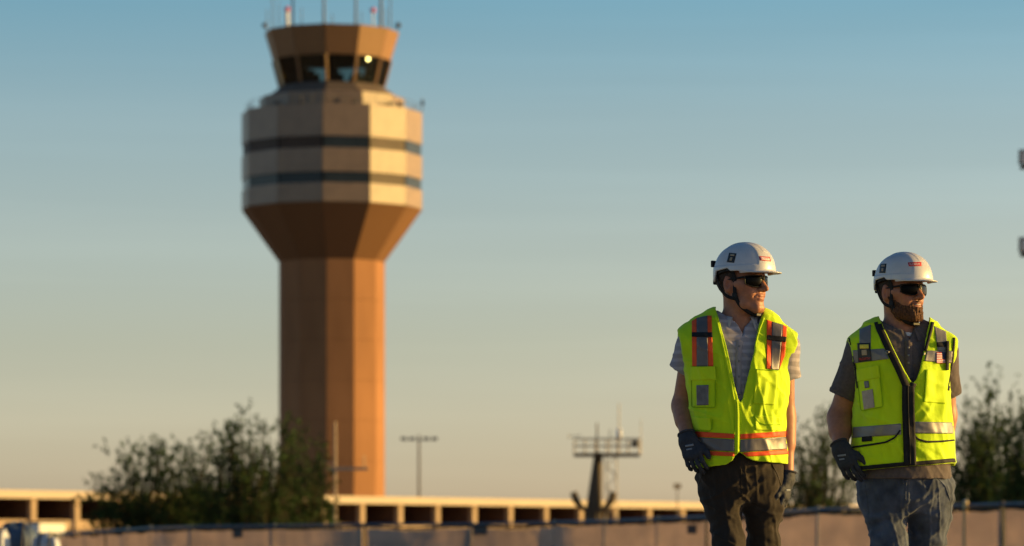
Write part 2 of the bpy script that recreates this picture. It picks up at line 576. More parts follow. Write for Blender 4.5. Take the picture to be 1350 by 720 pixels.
UY = 150.0
ku = UY / F_PX
u0 = at(442, HOR, UY)
up_ = empty('utility_pole', (u0.x, u0.y, 0))
tag(up_, 'slim grey utility pole with one crossarm before the tower foot', 'utility pole')
zu = CAM_Z + (HOR - 556) * ku
m_up = mat('pale_tan_steel', (0.40, 0.30, 0.20), 0.7, 0.3, 0.0)
MB().tube([(0, 0, 0), (0, 0, zu)], [.07, .045], 8).build('pole', m_up, up_)
MB().box((16 * ku, 0, CAM_Z + (HOR - 618) * ku), (54 * ku, .1, .12)).build('crossarm', m_up, up_)
MB().tube([(38 * ku, 0, CAM_Z + (HOR - 618) * ku), (38 * ku, 0, CAM_Z + (HOR - 600) * ku)], .03, 5).build('bracket', m_up, up_)
MB().tube([(-27 * ku, 0, CAM_Z + (HOR - 606) * ku), (0, 0, CAM_Z + (HOR - 612) * ku)], .03, 5).build('bracket', m_up, up_)

FY = 110.0
kf = FY / F_PX
f0 = at(1386, HOR, FY)
fl = empty('floodlight_mast', (f0.x, f0.y, 0))
tag(fl, 'dark floodlight mast whose two lamp boxes poke in at the right edge', 'floodlight')
MB().tube([(0, 0, 0), (0, 0, CAM_Z + (HOR - 150) * kf)], [.2, .1], 10).build('pole', m_pole, fl)
for pa, pb in ((199, 224), (316, 338)):
    zc = CAM_Z + (HOR - (pa + pb) / 2) * kf
    MB().box((-20 * kf, 0, zc - .2), (42 * kf, .12, .12)).build('crossarm', m_pole, fl)
    for dx in (-37, -22):
        hd = MB().box((dx * kf, -.12, zc + .08), (.26, .35, .42), Matrix.Rotation(R(8), 3, 'X')).build('floodlight_head', m_pole, fl)
        MB().box((dx * kf, -.31, zc + .06), (.2, .03, .32), Matrix.Rotation(R(8), 3, 'X')).build('lens', m_white, hd)

# ------------------------------------------------------------------ screened chain-link fence
fence = empty('screened_fence', (0, 94, 0))
tag(fence, 'long chain-link fence hung with tan windscreen fabric behind the workers', 'fence')
FO = Vector((0, 94, 0))
ctrl = [(20, 707), (85, 703), (220, 695), (445, 692), (700, 690), (930, 682), (1040, 673), (1200, 668), (1350, 664), (1440, 661), (1700, 652), (1900, 646)]
ZT = 1.85
fx, fy = [], []
for px, py in ctrl:
    Yd = (ZT - CAM_Z) * F_PX / (HOR - py)
    fx.append((px - 675) / F_PX * Yd)
    fy.append(Yd)
fx, fy = np.array(fx), np.array(fy)
xs_ = np.linspace(fx[0], fx[-1], 400)
ys_ = np.interp(xs_, fx, fy)
for _ in range(30):
    ys_[1:-1] = (ys_[:-2] + 2 * ys_[1:-1] + ys_[2:]) / 4
arc = np.concatenate([[0], np.cumsum(np.hypot(np.diff(xs_), np.diff(ys_)))])
def fpt(s):
    return np.interp(s, arc, xs_), np.interp(s, arc, ys_)
m_fab = mat('tan_windscreen_fabric', (0.54, 0.45, 0.385), 0.9, 0.15, var=0.10, scale=1.3, stretch=(1, 1, 2.5), bump=0.2, bscale=40)
def make_translucent(m, w, tint=1.0):
    nt = m.node_tree
    b = nt.nodes['Principled BSDF']
    out = [n_ for n_ in nt.nodes if n_.type == 'OUTPUT_MATERIAL'][0]
    tl = nt.nodes.new('ShaderNodeBsdfTranslucent')
    src = b.inputs['Base Color'].links[0].from_socket
    nt.links.new(src, tl.inputs[0])
    mxs = nt.nodes.new('ShaderNodeMixShader')
    mxs.inputs[0].default_value = w
    nt.links.new(b.outputs[0], mxs.inputs[1])
    nt.links.new(tl.outputs[0], mxs.inputs[2])
    nt.links.new(mxs.outputs[0], out.inputs[0])
make_translucent(m_fab, .5)
m_galv = mat('galvanised_fence_pipe', (0.16, 0.17, 0.18), 0.45, 0.5, 0.6, var=0.15)
m_dpost = mat('dark_fence_post', (0.06, 0.055, 0.05), 0.6, 0.3)
m_band2 = mat('dark_binding_rope', (0.035, 0.032, 0.03), 0.8, 0.2)
npan = int(arc[-1] / 3.0)
rf = np.random.RandomState(3)
rail_pts = []
for i in range(npan + 1):
    s = arc[-1] * i / npan
    x, y = fpt(s)
    hx = rf.uniform(-.02, .03)
    MB().tube([(x - FO.x, y - FO.y, 0), (x - FO.x, y - FO.y, ZT + .06 + hx)], .04, 8).build('post', m_galv if i % 5 else m_dpost, fence)
    rail_pts.append((x - FO.x, y - FO.y, ZT + rf.uniform(-.012, .012)))
for i in range(npan):
    MB().tube([rail_pts[i], rail_pts[i + 1]], .032, 8).build('top_rail', m_galv, fence)
    s0, s1 = arc[-1] * i / npan + (.07 if i % 5 == 0 else .005), arc[-1] * (i + 1) / npan - (.07 if (i + 1) % 5 == 0 else .005)
    nu, nv = 28, 12
    ph = rf.uniform(0, 6)
    V = []
    sag = rf.uniform(.03, .09)
    for layer in (0, 1):
        for b_ in range(nv + 1):
            for a_ in range(nu + 1):
                u = a_ / nu
                x, y = fpt(s0 + (s1 - s0) * u)
                zt_ = ZT - .10 - sag * (4 * u * (1 - u)) ** .6 * (.7 + .3 * math.sin(9 * u + ph)) + .015 * abs(math.sin(u * 6 * math.pi))
                z = .05 + (zt_ - .05) * b_ / nv
                bulge = .05 * math.sin(math.pi * u) * math.sin(math.pi * b_ / nv) + .022 * math.sin(17 * u + 3 * b_ / nv + ph) * (.4 + b_ / nv) + .012 * math.sin(41 * u + ph * 2)
                V.append((x - FO.x, y - FO.y - .10 - bulge + layer * .006, z))
    Fq = []
    m_ = (nu + 1) * (nv + 1)
    for b_ in range(nv):
        for a_ in range(nu):
            q = b_ * (nu + 1) + a_
            Fq.append((q, q + 1, q + nu + 2, q + nu + 1))
            Fq.append((m_ + q, m_ + q + nu + 1, m_ + q + nu + 2, m_ + q + 1))
    link('fabric_panel', np_mesh('fabric_panel', V, Fq), m_fab, fence, smooth=True)
    mb = MB()
    e0 = nv * (nu + 1)
    mb.tube([Vector(V[e0 + a_]) + Vector((0, .02, .045)) for a_ in range(0, nu + 1, 2)], .036, 6)
    mb.build('rolled_hem', m_band2, fence)
for px, py in ((316, 704), (632, 700), (916, 698)):
    Xf = (px - 675) / F_PX
    s = min(arc, key=lambda q: abs(fpt(q)[0] - Xf * fpt(q)[1]))
    x, y = fpt(s)
    z = CAM_Z + (HOR - py) / F_PX * y
    MB().box((x - FO.x, y - FO.y - .2, z), (.36, .02, .2)).build('sign_plate', mat('dark_sign_plate', (.07, .07, .07), .5, .4), fence)
xq, yq = at(1273, 668, 70).x, 70.0
e = empty('gate_post', (xq, yq, 0))
tag(e, 'short pale yellow post standing at the fence right of the bearded worker', 'post')
MB().tube([(0, 0, 0), (0, 0, at(1273, 661, 70).z)], .05, 10).build('shaft', mat('pale_yellow_paint', (.7, .48, .2), .6, .3), e)
MB().tube([(0, 0, at(1273, 661, 70).z), (0, 0, at(1273, 659.5, 70).z)], [.055, .03], 10).build('cap', m_white, e)

# ------------------------------------------------------------------ tarp-covered stacks at the lower left
def lump(name, c, size, m, seed, lab, cat, grp):
    rr = np.random.RandomState(seed)
    nu, nv = 64, 32
    V = []
    fr = rr.uniform(2, 5, 6)
    phs = rr.uniform(0, 6, 6)
    for j in range(nv + 1):
        th = math.pi * j / nv
        for i in range(nu):
            p = 2 * math.pi * i / nu
            def sp(v, e): return math.copysign(abs(v) ** e, v)
            x = sp(math.sin(th), .5) * sp(math.cos(p), .45)
            y = sp(math.sin(th), .5) * sp(math.sin(p), .45)
            z = sp(math.cos(th), .5)
            d = 1 + .05 * math.sin(fr[0] * p + phs[0] + 2 * z) + .045 * math.sin(3 * fr[1] * p + phs[1]) * (1 - z * .6) + .04 * math.sin(fr[2] * 2 * x + phs[2]) + .03 * math.sin(fr[3] * 4 * y + 5 * x + phs[3])
            V.append((x * size[0] * d, y * size[1] * d, max(size[2] * (1 + z * d), 0)))
    Fq = []
    for j in range(nv):
        for i in range(nu):
            i2 = (i + 1) % nu
            Fq.append((j * nu + i, (j + 1) * nu + i, (j + 1) * nu + i2, j * nu + i2))
    e = empty(name, (c.x, c.y, 0))
    tag(e, lab, cat, grp)
    link('tarp', np_mesh('tarp', V, Fq), m, e, smooth=True)
    mb = MB()
    for s in (-.4, .4):
        mb = MB()
        zz = size[2] * 2.06
        mb.tube([(s * size[0], -size[1] * 1.1, .02), (s * size[0], -size[1] * 1.08, zz * .8), (s * size[0], -size[1] * .7, zz), (s * size[0], size[1] * .7, zz), (s * size[0], size[1] * 1.08, zz * .8), (s * size[0], size[1] * 1.1, .02)], .015, 6)
        mb.build('tie_strap', m_dpost, e)
    return e
m_blue = mat('blue_tarpaulin', (0.075, 0.105, 0.16), 0.5, 0.4, var=0.3, scale=2.5)
m_wtarp = mat('white_plastic_sheet', (0.5, 0.5, 0.52), 0.35, 0.5, var=0.25, scale=3)
SY = 58.0
lump('tarp_stack', at(25, HOR, SY), (.28, .5, .66), m_blue, 1, 'blue tarpaulin covered stack at the lower left corner', 'tarp stack', 'covered stacks at the lower left')
lump('plastic_stack', at(62, HOR, SY - 1.2), (.19, .4, .575), m_wtarp, 2, 'white plastic wrapped stack right of the blue tarpaulin', 'wrapped stack', 'covered stacks at the lower left')
lump('plastic_stack', at(-4, HOR, SY - 1.3), (.17, .4, .61), m_wtarp, 4, 'white plastic wrapped stack cut by the left picture edge', 'wrapped stack', 'covered stacks at the lower left')

# ------------------------------------------------------------------ desert trees
m_bark = mat('grey_green_bark', (0.035, 0.033, 0.018), 0.9, 0.15, var=0.3, scale=6)
m_leafA = mat('mesquite_leaves', (0.032, 0.060, 0.016), 0.75, 0.1, var=0.45, scale=1.2)
m_leafB = mat('acacia_leaves', (0.048, 0.082, 0.024), 0.75, 0.1, var=0.45, scale=1.5)
make_translucent(m_leafA, .15)
make_translucent(m_leafB, .25)
def tree(name, base, H, Rw, seed, label, nclump, lm, up=.3, twig=.40, leaf=.072, nl=9, fill=.5, grp=None, cat='tree', skirt=.32):
    """several stems, limbs arching out to clumps under an uneven dome, leafy twigs round every clump"""
    rs = np.random.RandomState(seed)
    e = empty(name, base)
    tag(e, label, cat, grp)
    mb = MB()
    LV, TW = [], []
    lobes = rs.uniform(.80, 1.0, 9)
    for c in range(nclump):
        a = rs.uniform(0, 2 * math.pi)
        rr = Rw * math.sqrt(rs.uniform(0, 1))
        lob = np.interp((a / (2 * math.pi)) * 9, range(10), list(lobes) + [lobes[0]])
        top = H * math.sqrt(max(0, 1 - (rr / Rw) ** 3.0)) * lob
        top = max(top, H * .22)
        z = top * (1 - fill * rs.uniform(0, 1) ** 1.6)
        if rs.uniform() < skirt:
            z = H * rs.uniform(.08, .35)
        c_ = Vector((math.cos(a) * rr, math.sin(a) * rr, z))
        st = Vector((math.cos(a) * .15 * Rw * .3, math.sin(a) * .15 * Rw * .3, 0.0))
        mid = Vector((c_.x * .55, c_.y * .55, z * .55)) + Vector(rs.normal(0, .3, 3))
        pts = [st.lerp(mid, t_).lerp(mid.lerp(c_, t_), t_) for t_ in np.linspace(0, 1, 6)]
        mb.tube(pts, [H * .009, H * .008, H * .006, H * .0045, H * .003, H * .0015], 4, caps=False)
        out = (c_ - Vector((0, 0, H * .25))).normalized()
        for k in range(8):
            d = (out * .8 + Vector((0, 0, up - .25)) + Vector(rs.normal(0, .62, 3))).normalized()
            o = pts[rs.randint(3, 6)] + Vector(rs.normal(0, .14, 3))
            L_ = twig * rs.uniform(.5, 1.5)
            bend = Vector(rs.normal(0, .15, 3))
            tw = [o, o + d * L_ * .5 + bend * L_ * .2, o + d * L_ + bend * L_ * .6]
            mb.tube(tw, [.008, .005, .002], 3, caps=False)
            for q_ in range(nl):
                t_ = rs.uniform(.15, 1.05)
                TW.append(tuple(o + (d + bend * .4) * L_ * t_))
                LV.append(tuple(d))
    mb.build('trunk', m_bark, e)
    n_ = len(TW)
    C = np.array(TW) + rs.normal(0, .035, (n_, 3))
    C[:, 2] = np.maximum(C[:, 2], .08)
    D = np.array(LV) * .9 + rs.normal(0, .75, (n_, 3))
    D /= np.linalg.norm(D, axis=1, keepdims=True)
    O = np.cross(D, rs.normal(0, 1, (n_, 3)))
    O /= np.linalg.norm(O, axis=1, keepdims=True)
    ll = leaf * rs.uniform(.5, 1.5, (n_, 1))
    V = np.stack([C - D * ll, C + O * ll * .34, C + D * ll, C - O * ll * .34], 1).reshape(-1, 3)
    link('crown', np_mesh('crown', V, np.arange(n_ * 4).reshape(-1, 4)), lm, e)
    return e
def tree_px(px, Yd, top, half, seed, label, nclump, lm, **kw):
    b = at(px, HOR, Yd)
    k = Yd / F_PX
    return tree(kw.pop('name', 'desert_tree'), (b.x, b.y, 0), CAM_Z + (HOR - top) * k, half * k, seed, label, nclump, lm, grp='trees beyond the fence', **kw)
tree_px(190, 124, 568, 86, 11, 'low spreading desert tree, leftmost, before the parking structure', 260, m_leafA, fill=.7)
tree_px(258, 127, 558, 80, 23, 'bushy desert tree second from the left, before the parking structure', 240, m_leafA, fill=.7)
tree_px(335, 122, 527, 78, 5, 'tallest desert tree with open crown just left of the tower shaft', 270, m_leafA, fill=.75, up=.5)
tree_px(400, 126, 545, 46, 31, 'narrow dark desert tree standing before the tower shaft', 170, m_leafA, fill=.8)
tree_px(1078, 104, 535, 74, 8, 'thin grey-green shrub visible between the two workers', 240, m_leafB, name='desert_shrub', fill=.8, leaf=.06, nl=8)
tree_px(1304, 98, 490, 62, 15, 'wispy upright desert tree right of the bearded worker', 250, m_leafB, up=1.0, twig=.65, fill=.85)
tree_px(1372, 94, 496, 58, 19, 'dense desert tree cut by the right picture edge', 250, m_leafB, up=.9, twig=.6, fill=.85)
# ------------------------------------------------------------------ implicit-surface toolkit for the two workers
def v3(*a): return np.array(a, np.float32)
def rcone(P, a, b, ra, rb):
    a, b = np.asarray(a, np.float32), np.asarray(b, np.float32)
    ab = b - a
    L2 = float(ab @ ab) + 1e-12
    t = np.clip(((P - a) @ ab) / L2, 0, 1)
    d = P - a - t[:, None] * ab
    return np.sqrt((d * d).sum(1)) - (ra + (rb - ra) * t)
def ellip(P, c, r):
    r = np.asarray(r, np.float32)
    q = P - np.asarray(c, np.float32)
    k0 = np.sqrt(((q / r) ** 2).sum(1))
    k1 = np.sqrt(((q / (r * r)) ** 2).sum(1)) + 1e-9
    return k0 * (k0 - 1) / k1
def smin(a, b, k):
    h = np.maximum(k - np.abs(a - b), 0) / k
    return np.minimum(a, b) - h * h * k * .25
def smax(a, b, k): return -smin(-a, -b, k)
def chain(P, pts, rad, k=.01):
    f = None
    for i in range(len(pts) - 1):
        g = rcone(P, pts[i], pts[i + 1], rad[i], rad[i + 1])
        f = g if f is None else smin(f, g, k)
    return f
def loft(P, zs, cx, cy, rx, ry, p=2.4):
    """upright tube with superelliptic sections; zs ascending"""
    z = P[:, 2]
    a = np.interp(z, zs, rx)
    b = np.interp(z, zs, ry)
    x = np.abs(P[:, 0] - np.interp(z, zs, cx)) / a
    y = np.abs(P[:, 1] - np.interp(z, zs, cy)) / b
    k = (x ** p + y ** p) ** (1 / p)
    f = (k - 1) * np.minimum(a, b)
    return np.maximum(f, np.maximum(zs[0] - z, z - zs[-1]))

def surface_nets(F, xs, ys, zs):
    S = F < 0
    c = S[:-1, :-1, :-1].astype(np.int8)
    cnt = np.zeros(c.shape, np.int8)
    for dx in (0, 1):
        for dy in (0, 1):
            for dz in (0, 1):
                cnt += S[dx:S.shape[0] - 1 + dx, dy:S.shape[1] - 1 + dy, dz:S.shape[2] - 1 + dz]
    act = np.argwhere((cnt > 0) & (cnt < 8))
    M = len(act)
    idx = np.full(c.shape, -1, np.int32)
    idx[act[:, 0], act[:, 1], act[:, 2]] = np.arange(M, dtype=np.int32)
    offs = [(dx, dy, dz) for dx in (0, 1) for dy in (0, 1) for dz in (0, 1)]
    vals = np.stack([F[act[:, 0] + o[0], act[:, 1] + o[1], act[:, 2] + o[2]] for o in offs], 1)
    acc = np.zeros((M, 3))
    num = np.zeros(M)
    for i, oi in enumerate(offs):
        for j, oj in enumerate(offs):
            if j <= i or sum(abs(p - q) for p, q in zip(oi, oj)) != 1:
                continue
            a, b = vals[:, i], vals[:, j]
            m = (a < 0) != (b < 0)
            t = np.where(m, a / np.where(m, a - b, 1), 0)
            p = np.array(oi)[None] + t[:, None] * (np.array(oj) - np.array(oi))[None]
            acc += np.where(m[:, None], p, 0)
            num += m
    p = acc / num[:, None]
    dxs, dys, dzs = np.diff(xs), np.diff(ys), np.diff(zs)
    V = np.stack([xs[act[:, 0]] + p[:, 0] * dxs[act[:, 0]], ys[act[:, 1]] + p[:, 1] * dys[act[:, 1]], zs[act[:, 2]] + p[:, 2] * dzs[act[:, 2]]], 1)
    faces = []
    for ax in range(3):
        sl0 = [slice(1, -1)] * 3
        sl1 = [slice(1, -1)] * 3
        sl0[ax] = slice(0, -1)
        sl1[ax] = slice(1, None)
        A, B = S[tuple(sl0)], S[tuple(sl1)]
        e = np.argwhere(A != B)
        fl = A[e[:, 0], e[:, 1], e[:, 2]]
        base = e.copy()
        o1, o2 = [(1, 2), (2, 0), (0, 1)][ax]
        for q in range(3):
            if q != ax:
                base[:, q] += 1
        def cell(d1, d2):
            cc = base.copy()
            cc[:, o1] += d1
            cc[:, o2] += d2
            return idx[cc[:, 0], cc[:, 1], cc[:, 2]]
        q = np.stack([cell(-1, -1), cell(0, -1), cell(0, 0), cell(-1, 0)], 1)
        q[~fl] = q[~fl][:, ::-1]
        faces.append(q)
    Fq = np.concatenate(faces)
    Fq = Fq[(Fq >= 0).all(1)]
    return V, Fq

def implicit(f, lo, hi, h, zs=None, name='m', slack=1.7):
    xs = np.arange(lo[0], hi[0] + h, h)
    ys = np.arange(lo[1], hi[1] + h, h)
    zs = np.arange(lo[2], hi[2] + h, h) if zs is None else zs
    nb = 8
    def pad(a):
        d = a[-1] - a[-2]
        extra = (-len(a)) % nb
        return np.concatenate([a, a[-1] + d * np.arange(1, extra + 1)])
    xs, ys, zs = pad(xs), pad(ys), pad(zs)
    nx, ny, nz = len(xs), len(ys), len(zs)
    bx, by, bz = nx // nb, ny // nb, nz // nb
    cx = xs.reshape(bx, nb).mean(1)
    cy = ys.reshape(by, nb).mean(1)
    cz = zs.reshape(bz, nb).mean(1)
    hx, hy = (nb * h) / 2, (nb * h) / 2
    hz = (zs.reshape(bz, nb)[:, -1] - zs.reshape(bz, nb)[:, 0]) / 2 * nb / (nb - 1)
    C = np.stack(np.meshgrid(cx, cy, cz, indexing='ij'), -1).reshape(-1, 3).astype(np.float32)
    fc = f(C)
    rad = np.sqrt(hx * hx + hy * hy + np.broadcast_to(hz, (bx, by, bz)).reshape(-1) ** 2)
    actv = np.abs(fc) < rad * slack
    F = np.repeat(np.repeat(np.repeat(np.where(fc.reshape(bx, by, bz) < 0, -1, 1).astype(np.float32), nb, 0), nb, 1), nb, 2)
    bi = np.argwhere(actv.reshape(bx, by, bz))
    oo = np.arange(nb)
    for s in range(0, len(bi), 1500):
        b = bi[s:s + 1500]
        I = (b[:, 0, None] * nb + oo)[:, :, None, None]
        J = (b[:, 1, None] * nb + oo)[:, None, :, None]
        K = (b[:, 2, None] * nb + oo)[:, None, None, :]
        I, J, K = np.broadcast_arrays(I, J, K)
        P = np.stack([xs[I].ravel(), ys[J].ravel(), zs[K].ravel()], 1).astype(np.float32)
        F[I, J, K] = f(P).reshape(I.shape)
    F[0], F[-1], F[:, 0], F[:, -1], F[:, :, 0], F[:, :, -1] = 1, 1, 1, 1, 1, 1
    return surface_nets(F, xs, ys, zs)

_rn = np.random.RandomState(42)
_lat = _rn.uniform(-1, 1, (32, 32, 32)).astype(np.float32)
def vnoise(P):
    P = np.asarray(P, np.float64)
    i = np.floor(P).astype(int)
    t = P - i
    t = t * t * (3 - 2 * t)
    i &= 31
    j = (i + 1) & 31
    r = 0
    for a in (0, 1):
        for b in (0, 1):
            for c in (0, 1):
                w = (t[:, 0] if a else 1 - t[:, 0]) * (t[:, 1] if b else 1 - t[:, 1]) * (t[:, 2] if c else 1 - t[:, 2])
                r = r + w * _lat[(j if a else i)[:, 0], (j if b else i)[:, 1], (j if c else i)[:, 2]]
    return r
def fbm(P, o=3):
    r, a = 0, 1.0
    for k in range(o):
        r = r + a * vnoise(P * (2 ** k) + 7.3 * k)
        a *= .5
    return r
def creases(V, across, along, fa, fl, seed, sharp=3.0):
    """long soft cloth folds: ridged noise stretched along one direction"""
    a = np.asarray(across, float)
    a = a / np.linalg.norm(a)
    l = np.asarray(along, float)
    l = l / np.linalg.norm(l)
    c = np.cross(a, l)
    Q = np.stack([V @ a * fa, V @ l * fl, V @ c * (fa * .35)], 1) + seed
    n_ = vnoise(Q) + .5 * vnoise(Q * 1.9 + 3.1)
    return np.clip(1 - np.abs(n_) * sharp, 0, 1) ** 1.4
def vnormals(V, Fq):
    fn = np.cross(V[Fq[:, 2]] - V[Fq[:, 0]], V[Fq[:, 3]] - V[Fq[:, 1]])
    N = np.zeros_like(V)
    for k in range(4):
        np.add.at(N, Fq[:, k], fn)
    return N / (np.linalg.norm(N, axis=1, keepdims=True) + 1e-12)
def relax(V, Fq, it=1, lam=.5):
    for _ in range(it):
        acc = np.zeros_like(V)
        n = np.zeros(len(V))
        for a, b in ((0, 1), (1, 2), (2, 3), (3, 0)):
            np.add.at(acc, Fq[:, a], V[Fq[:, b]])
            np.add.at(n, Fq[:, a], 1)
            np.add.at(acc, Fq[:, b], V[Fq[:, a]])
            np.add.at(n, Fq[:, b], 1)
        V = V + lam * (acc / np.maximum(n, 1)[:, None] - V)
    return V
def set_col(me, C):
    a = me.color_attributes.new('Col', 'FLOAT_COLOR', 'POINT')
    C4 = np.ones((len(C), 4), np.float32)
    C4[:, :3] = C
    a.data.foreach_set('color', C4.ravel())

class Person:
    def __init__(self, X0, Y0):
        self.X0, self.Y0 = X0, Y0
        self.s = F_PX / Y0
    def q(self, px, py, dy=0.0):
        Y = self.Y0 + dy
        return v3((px - 675) / F_PX * Y - self.X0, dy, CAM_Z + (HOR - py) / F_PX * Y)
    def zx(self, py): return CAM_Z + (HOR - py) / self.s
    def xx(self, px): return (px - 675) / self.s - self.X0
    def sections(self, rows):
        """rows: (py, left px, right px, depth radius, depth centre) -> loft arrays, z ascending"""
        rows = sorted(rows, key=lambda r: -r[0])
        zs = np.array([self.zx(r[0]) for r in rows])
        cx = np.array([self.xx((r[1] + r[2]) / 2) for r in rows])
        rx = np.array([(r[2] - r[1]) / 2 / self.s for r in rows])
        ry = np.array([r[3] for r in rows])
        cy = np.array([r[4] if len(r) > 4 else 0.0 for r in rows])
        # refine smoothly
        zz = np.linspace(zs[0], zs[-1], 60)
        def sm(a):
            b = np.interp(zz, zs, a)
            for _ in range(12):
                b[1:-1] = (b[:-2] + 2 * b[1:-1] + b[2:]) / 4
            return b
        return zz, sm(cx), sm(cy), sm(rx), sm(ry)
    # --- pieces laid on a surface, traced along the lines of sight and left there as real sheets
    def ray(self, px, py):
        d = Vector(((px - 675) / F_PX, 1.0, (HOR - py) / F_PX)).normalized()
        o = Vector((-self.X0, -self.Y0, CAM_Z))
        return o, d
    def sheet(self, name, grid, bvh, material, parent, off=.003, thick=.003, smooth=True, mats=None, fmat=None):
        nv, nu = len(grid), len(grid[0])
        top = {}
        V = []
        for j in range(nv):
            for i in range(nu):
                o, d = self.ray(*grid[j][i])
                hit = bvh.ray_cast(o, d)
                if hit[0] is not None:
                    top[(j, i)] = len(V)
                    V.append(tuple(hit[0] - d * off))
        nt_ = len(V)
        if not nt_:
            return None
        # low-pass the depth so weave noise of the support does not show
        for k in range(nt_):
            pass
        dvec = Vector((0, 1, 0))
        V += [(v[0], v[1] + thick, v[2]) for v in V]
        Fq, edges, fm = [], {}, []
        for j in range(nv - 1):
            for i in range(nu - 1):
                ks = [(j, i), (j, i + 1), (j + 1, i + 1), (j + 1, i)]
                if all(k in top for k in ks):
                    f = [top[k] for k in ks]
                    ys = [V[k][1] for k in f]
                    if max(ys) - min(ys) > .06:
                        continue
                    Fq.append(f)
                    fm.append(fmat(i / max(nu - 1, 1), j / max(nv - 1, 1)) if fmat else 0)
                    for a, b in zip(f, f[1:] + f[:1]):
                        if (b, a) in edges:
                            del edges[(b, a)]
                        else:
                            edges[(a, b)] = 1
        if not Fq:
            return None
        nf = len(Fq)
        for (a, b) in edges:
            Fq.append([b, a, a + nt_, b + nt_])
            fm.append(fm[0])
        me = np_mesh(name, V, Fq)
        for m in (mats or [material]):
            me.materials.append(m)
        if mats:
            me.polygons.foreach_set('material_index', np.array(fm, np.int32))
        o = link(name, me, None, parent, smooth=smooth)
        return o
    def quad(self, name, c, bvh, material, parent, nu=None, nv=None, **kw):
        """c: four corners px, clockwise from top left"""
        c = [np.array(p, float) for p in c]
        nu = nu or max(2, int(np.linalg.norm(c[1] - c[0]) / 1.6) + 2)
        nv = nv or max(2, int(np.linalg.norm(c[3] - c[0]) / 1.6) + 2)
        grid = [[tuple((c[0] * (1 - u) + c[1] * u) * (1 - v) + (c[3] * (1 - u) + c[2] * u) * v) for u in np.linspace(0, 1, nu)] for v in np.linspace(0, 1, nv)]
        return self.sheet(name, grid, bvh, material, parent, **kw)
    def ribbon(self, name, pts, w, bvh, material, parent, n=3, **kw):
        pts = np.array(pts, float)
        seg = np.concatenate([[0], np.cumsum(np.linalg.norm(np.diff(pts, axis=0), axis=1))])
        m = max(3, int(seg[-1] / 1.6))
        s = np.linspace(0, seg[-1], m)
        C = np.stack([np.interp(s, seg, pts[:, 0]), np.interp(s, seg, pts[:, 1])], 1)
        for _ in range(3):
            C[1:-1] = (C[:-2] + 2 * C[1:-1] + C[2:]) / 4
        T = np.gradient(C, axis=0)
        T /= np.linalg.norm(T, axis=1, keepdims=True) + 1e-9
        Nn = np.stack([-T[:, 1], T[:, 0]], 1)
        grid = [[tuple(C[k] + Nn[k] * w * (.5 - a)) for k in range(m)] for a in np.linspace(0, 1, n)]
        return self.sheet(name, grid, bvh, material, parent, **kw)
    def text(self, string, c, bvh, material, parent, off=.002, name='lettering'):
        """flat lettering stretched over the px quad c and laid on the surface"""
        cu = bpy.data.curves.new('t', 'FONT')
        cu.body = string
        cu.resolution_u = 2
        to = bpy.data.objects.new('t', cu)
        COL.objects.link(to)
        dg = bpy.context.evaluated_depsgraph_get()
        me = bpy.data.meshes.new_from_object(to.evaluated_get(dg))
        bpy.data.objects.remove(to)
        V = np.array([v.co[:2] for v in me.vertices])
        mn, mx = V.min(0), V.max(0)
        U = (V - mn) / (mx - mn)
        c = [np.array(p, float) for p in c]
        ok = True
        for k, (u, v) in enumerate(U):
            v = 1 - v
            p = (c[0] * (1 - u) + c[1] * u) * (1 - v) + (c[3] * (1 - u) + c[2] * u) * v
            o, d = self.ray(*p)
            hit = bvh.ray_cast(o, d)
            if hit[0] is None:
                ok = False
                break
            me.vertices[k].co = hit[0] - d * off
        if not ok:
            return None
        me.name = name
        me.materials.clear()
        return link(name, me, material, parent)

def bvh_of(V, Fq):
    return BVHTree.FromPolygons([tuple(v) for v in V.tolist()], Fq.tolist())
# ------------------------------------------------------------------ materials worn
m_skin = mat('tanned_skin', (1, 1, 1), 0.5, 0.35, var=0.16, scale=75, vcol='Col', bump=0.2, bscale=260, bdist=.002)
m_hair = mat('dark_brown_hair', (0.035, 0.02, 0.012), 0.7, 0.3, var=0.5, scale=120, bump=0.6, bscale=350, stretch=(1, 1, .4), bdist=.004)
m_beard = mat('brown_beard_hair', (0.095, 0.040, 0.018), 0.75, 0.25, var=0.55, scale=160, bump=0.8, bscale=420, stretch=(1, 1, .5), bdist=.004)
m_lime = mat('lime_safety_mesh', (0.52, 0.74, 0.004), 0.75, 0.2, var=0.10, scale=9, bump=0.25, bscale=320, bdist=.003, sheen=.15)
m_lime2 = mat('bright_lime_fabric', (0.58, 0.79, 0.006), 0.7, 0.2, var=0.08, scale=9, bump=0.15, bscale=260, bdist=.003, sheen=.15)
m_or = mat('orange_safety_tape', (0.85, 0.09, 0.015), 0.6, 0.3, var=0.06, scale=20, bump=0.1, bscale=200, bdist=.002)
m_tape = mat('silver_reflective_tape', (0.13, 0.115, 0.11), 0.45, 0.5, 0.15, var=0.08, scale=30, bump=0.15, bscale=400, bdist=.002)
m_tape2 = mat('grey_reflective_tape', (0.20, 0.185, 0.175), 0.45, 0.5, 0.15, var=0.08, scale=30, bump=0.15, bscale=400, bdist=.002)
m_blk = mat('black_webbing', (0.014, 0.013, 0.014), 0.75, 0.25, var=0.2, scale=60, bump=0.2, bscale=500, bdist=.002)
m_seam = mat('lime_stitched_seam', (0.26, 0.46, 0.004), 0.8, 0.2)
m_idw = mat('grey_clear_id_window', (0.13, 0.13, 0.14), 0.25, 0.5, var=0.2, scale=40)
m_card = mat('beige_id_card', (0.42, 0.33, 0.27), 0.6, 0.3, var=0.15, scale=60)
m_polo1 = mat('light_grey_striped_polo', (0.30, 0.27, 0.29), 0.85, 0.2, var=0.05, scale=40, bump=0.2, bscale=500, bdist=.002, sheen=.1, vcol='Col')
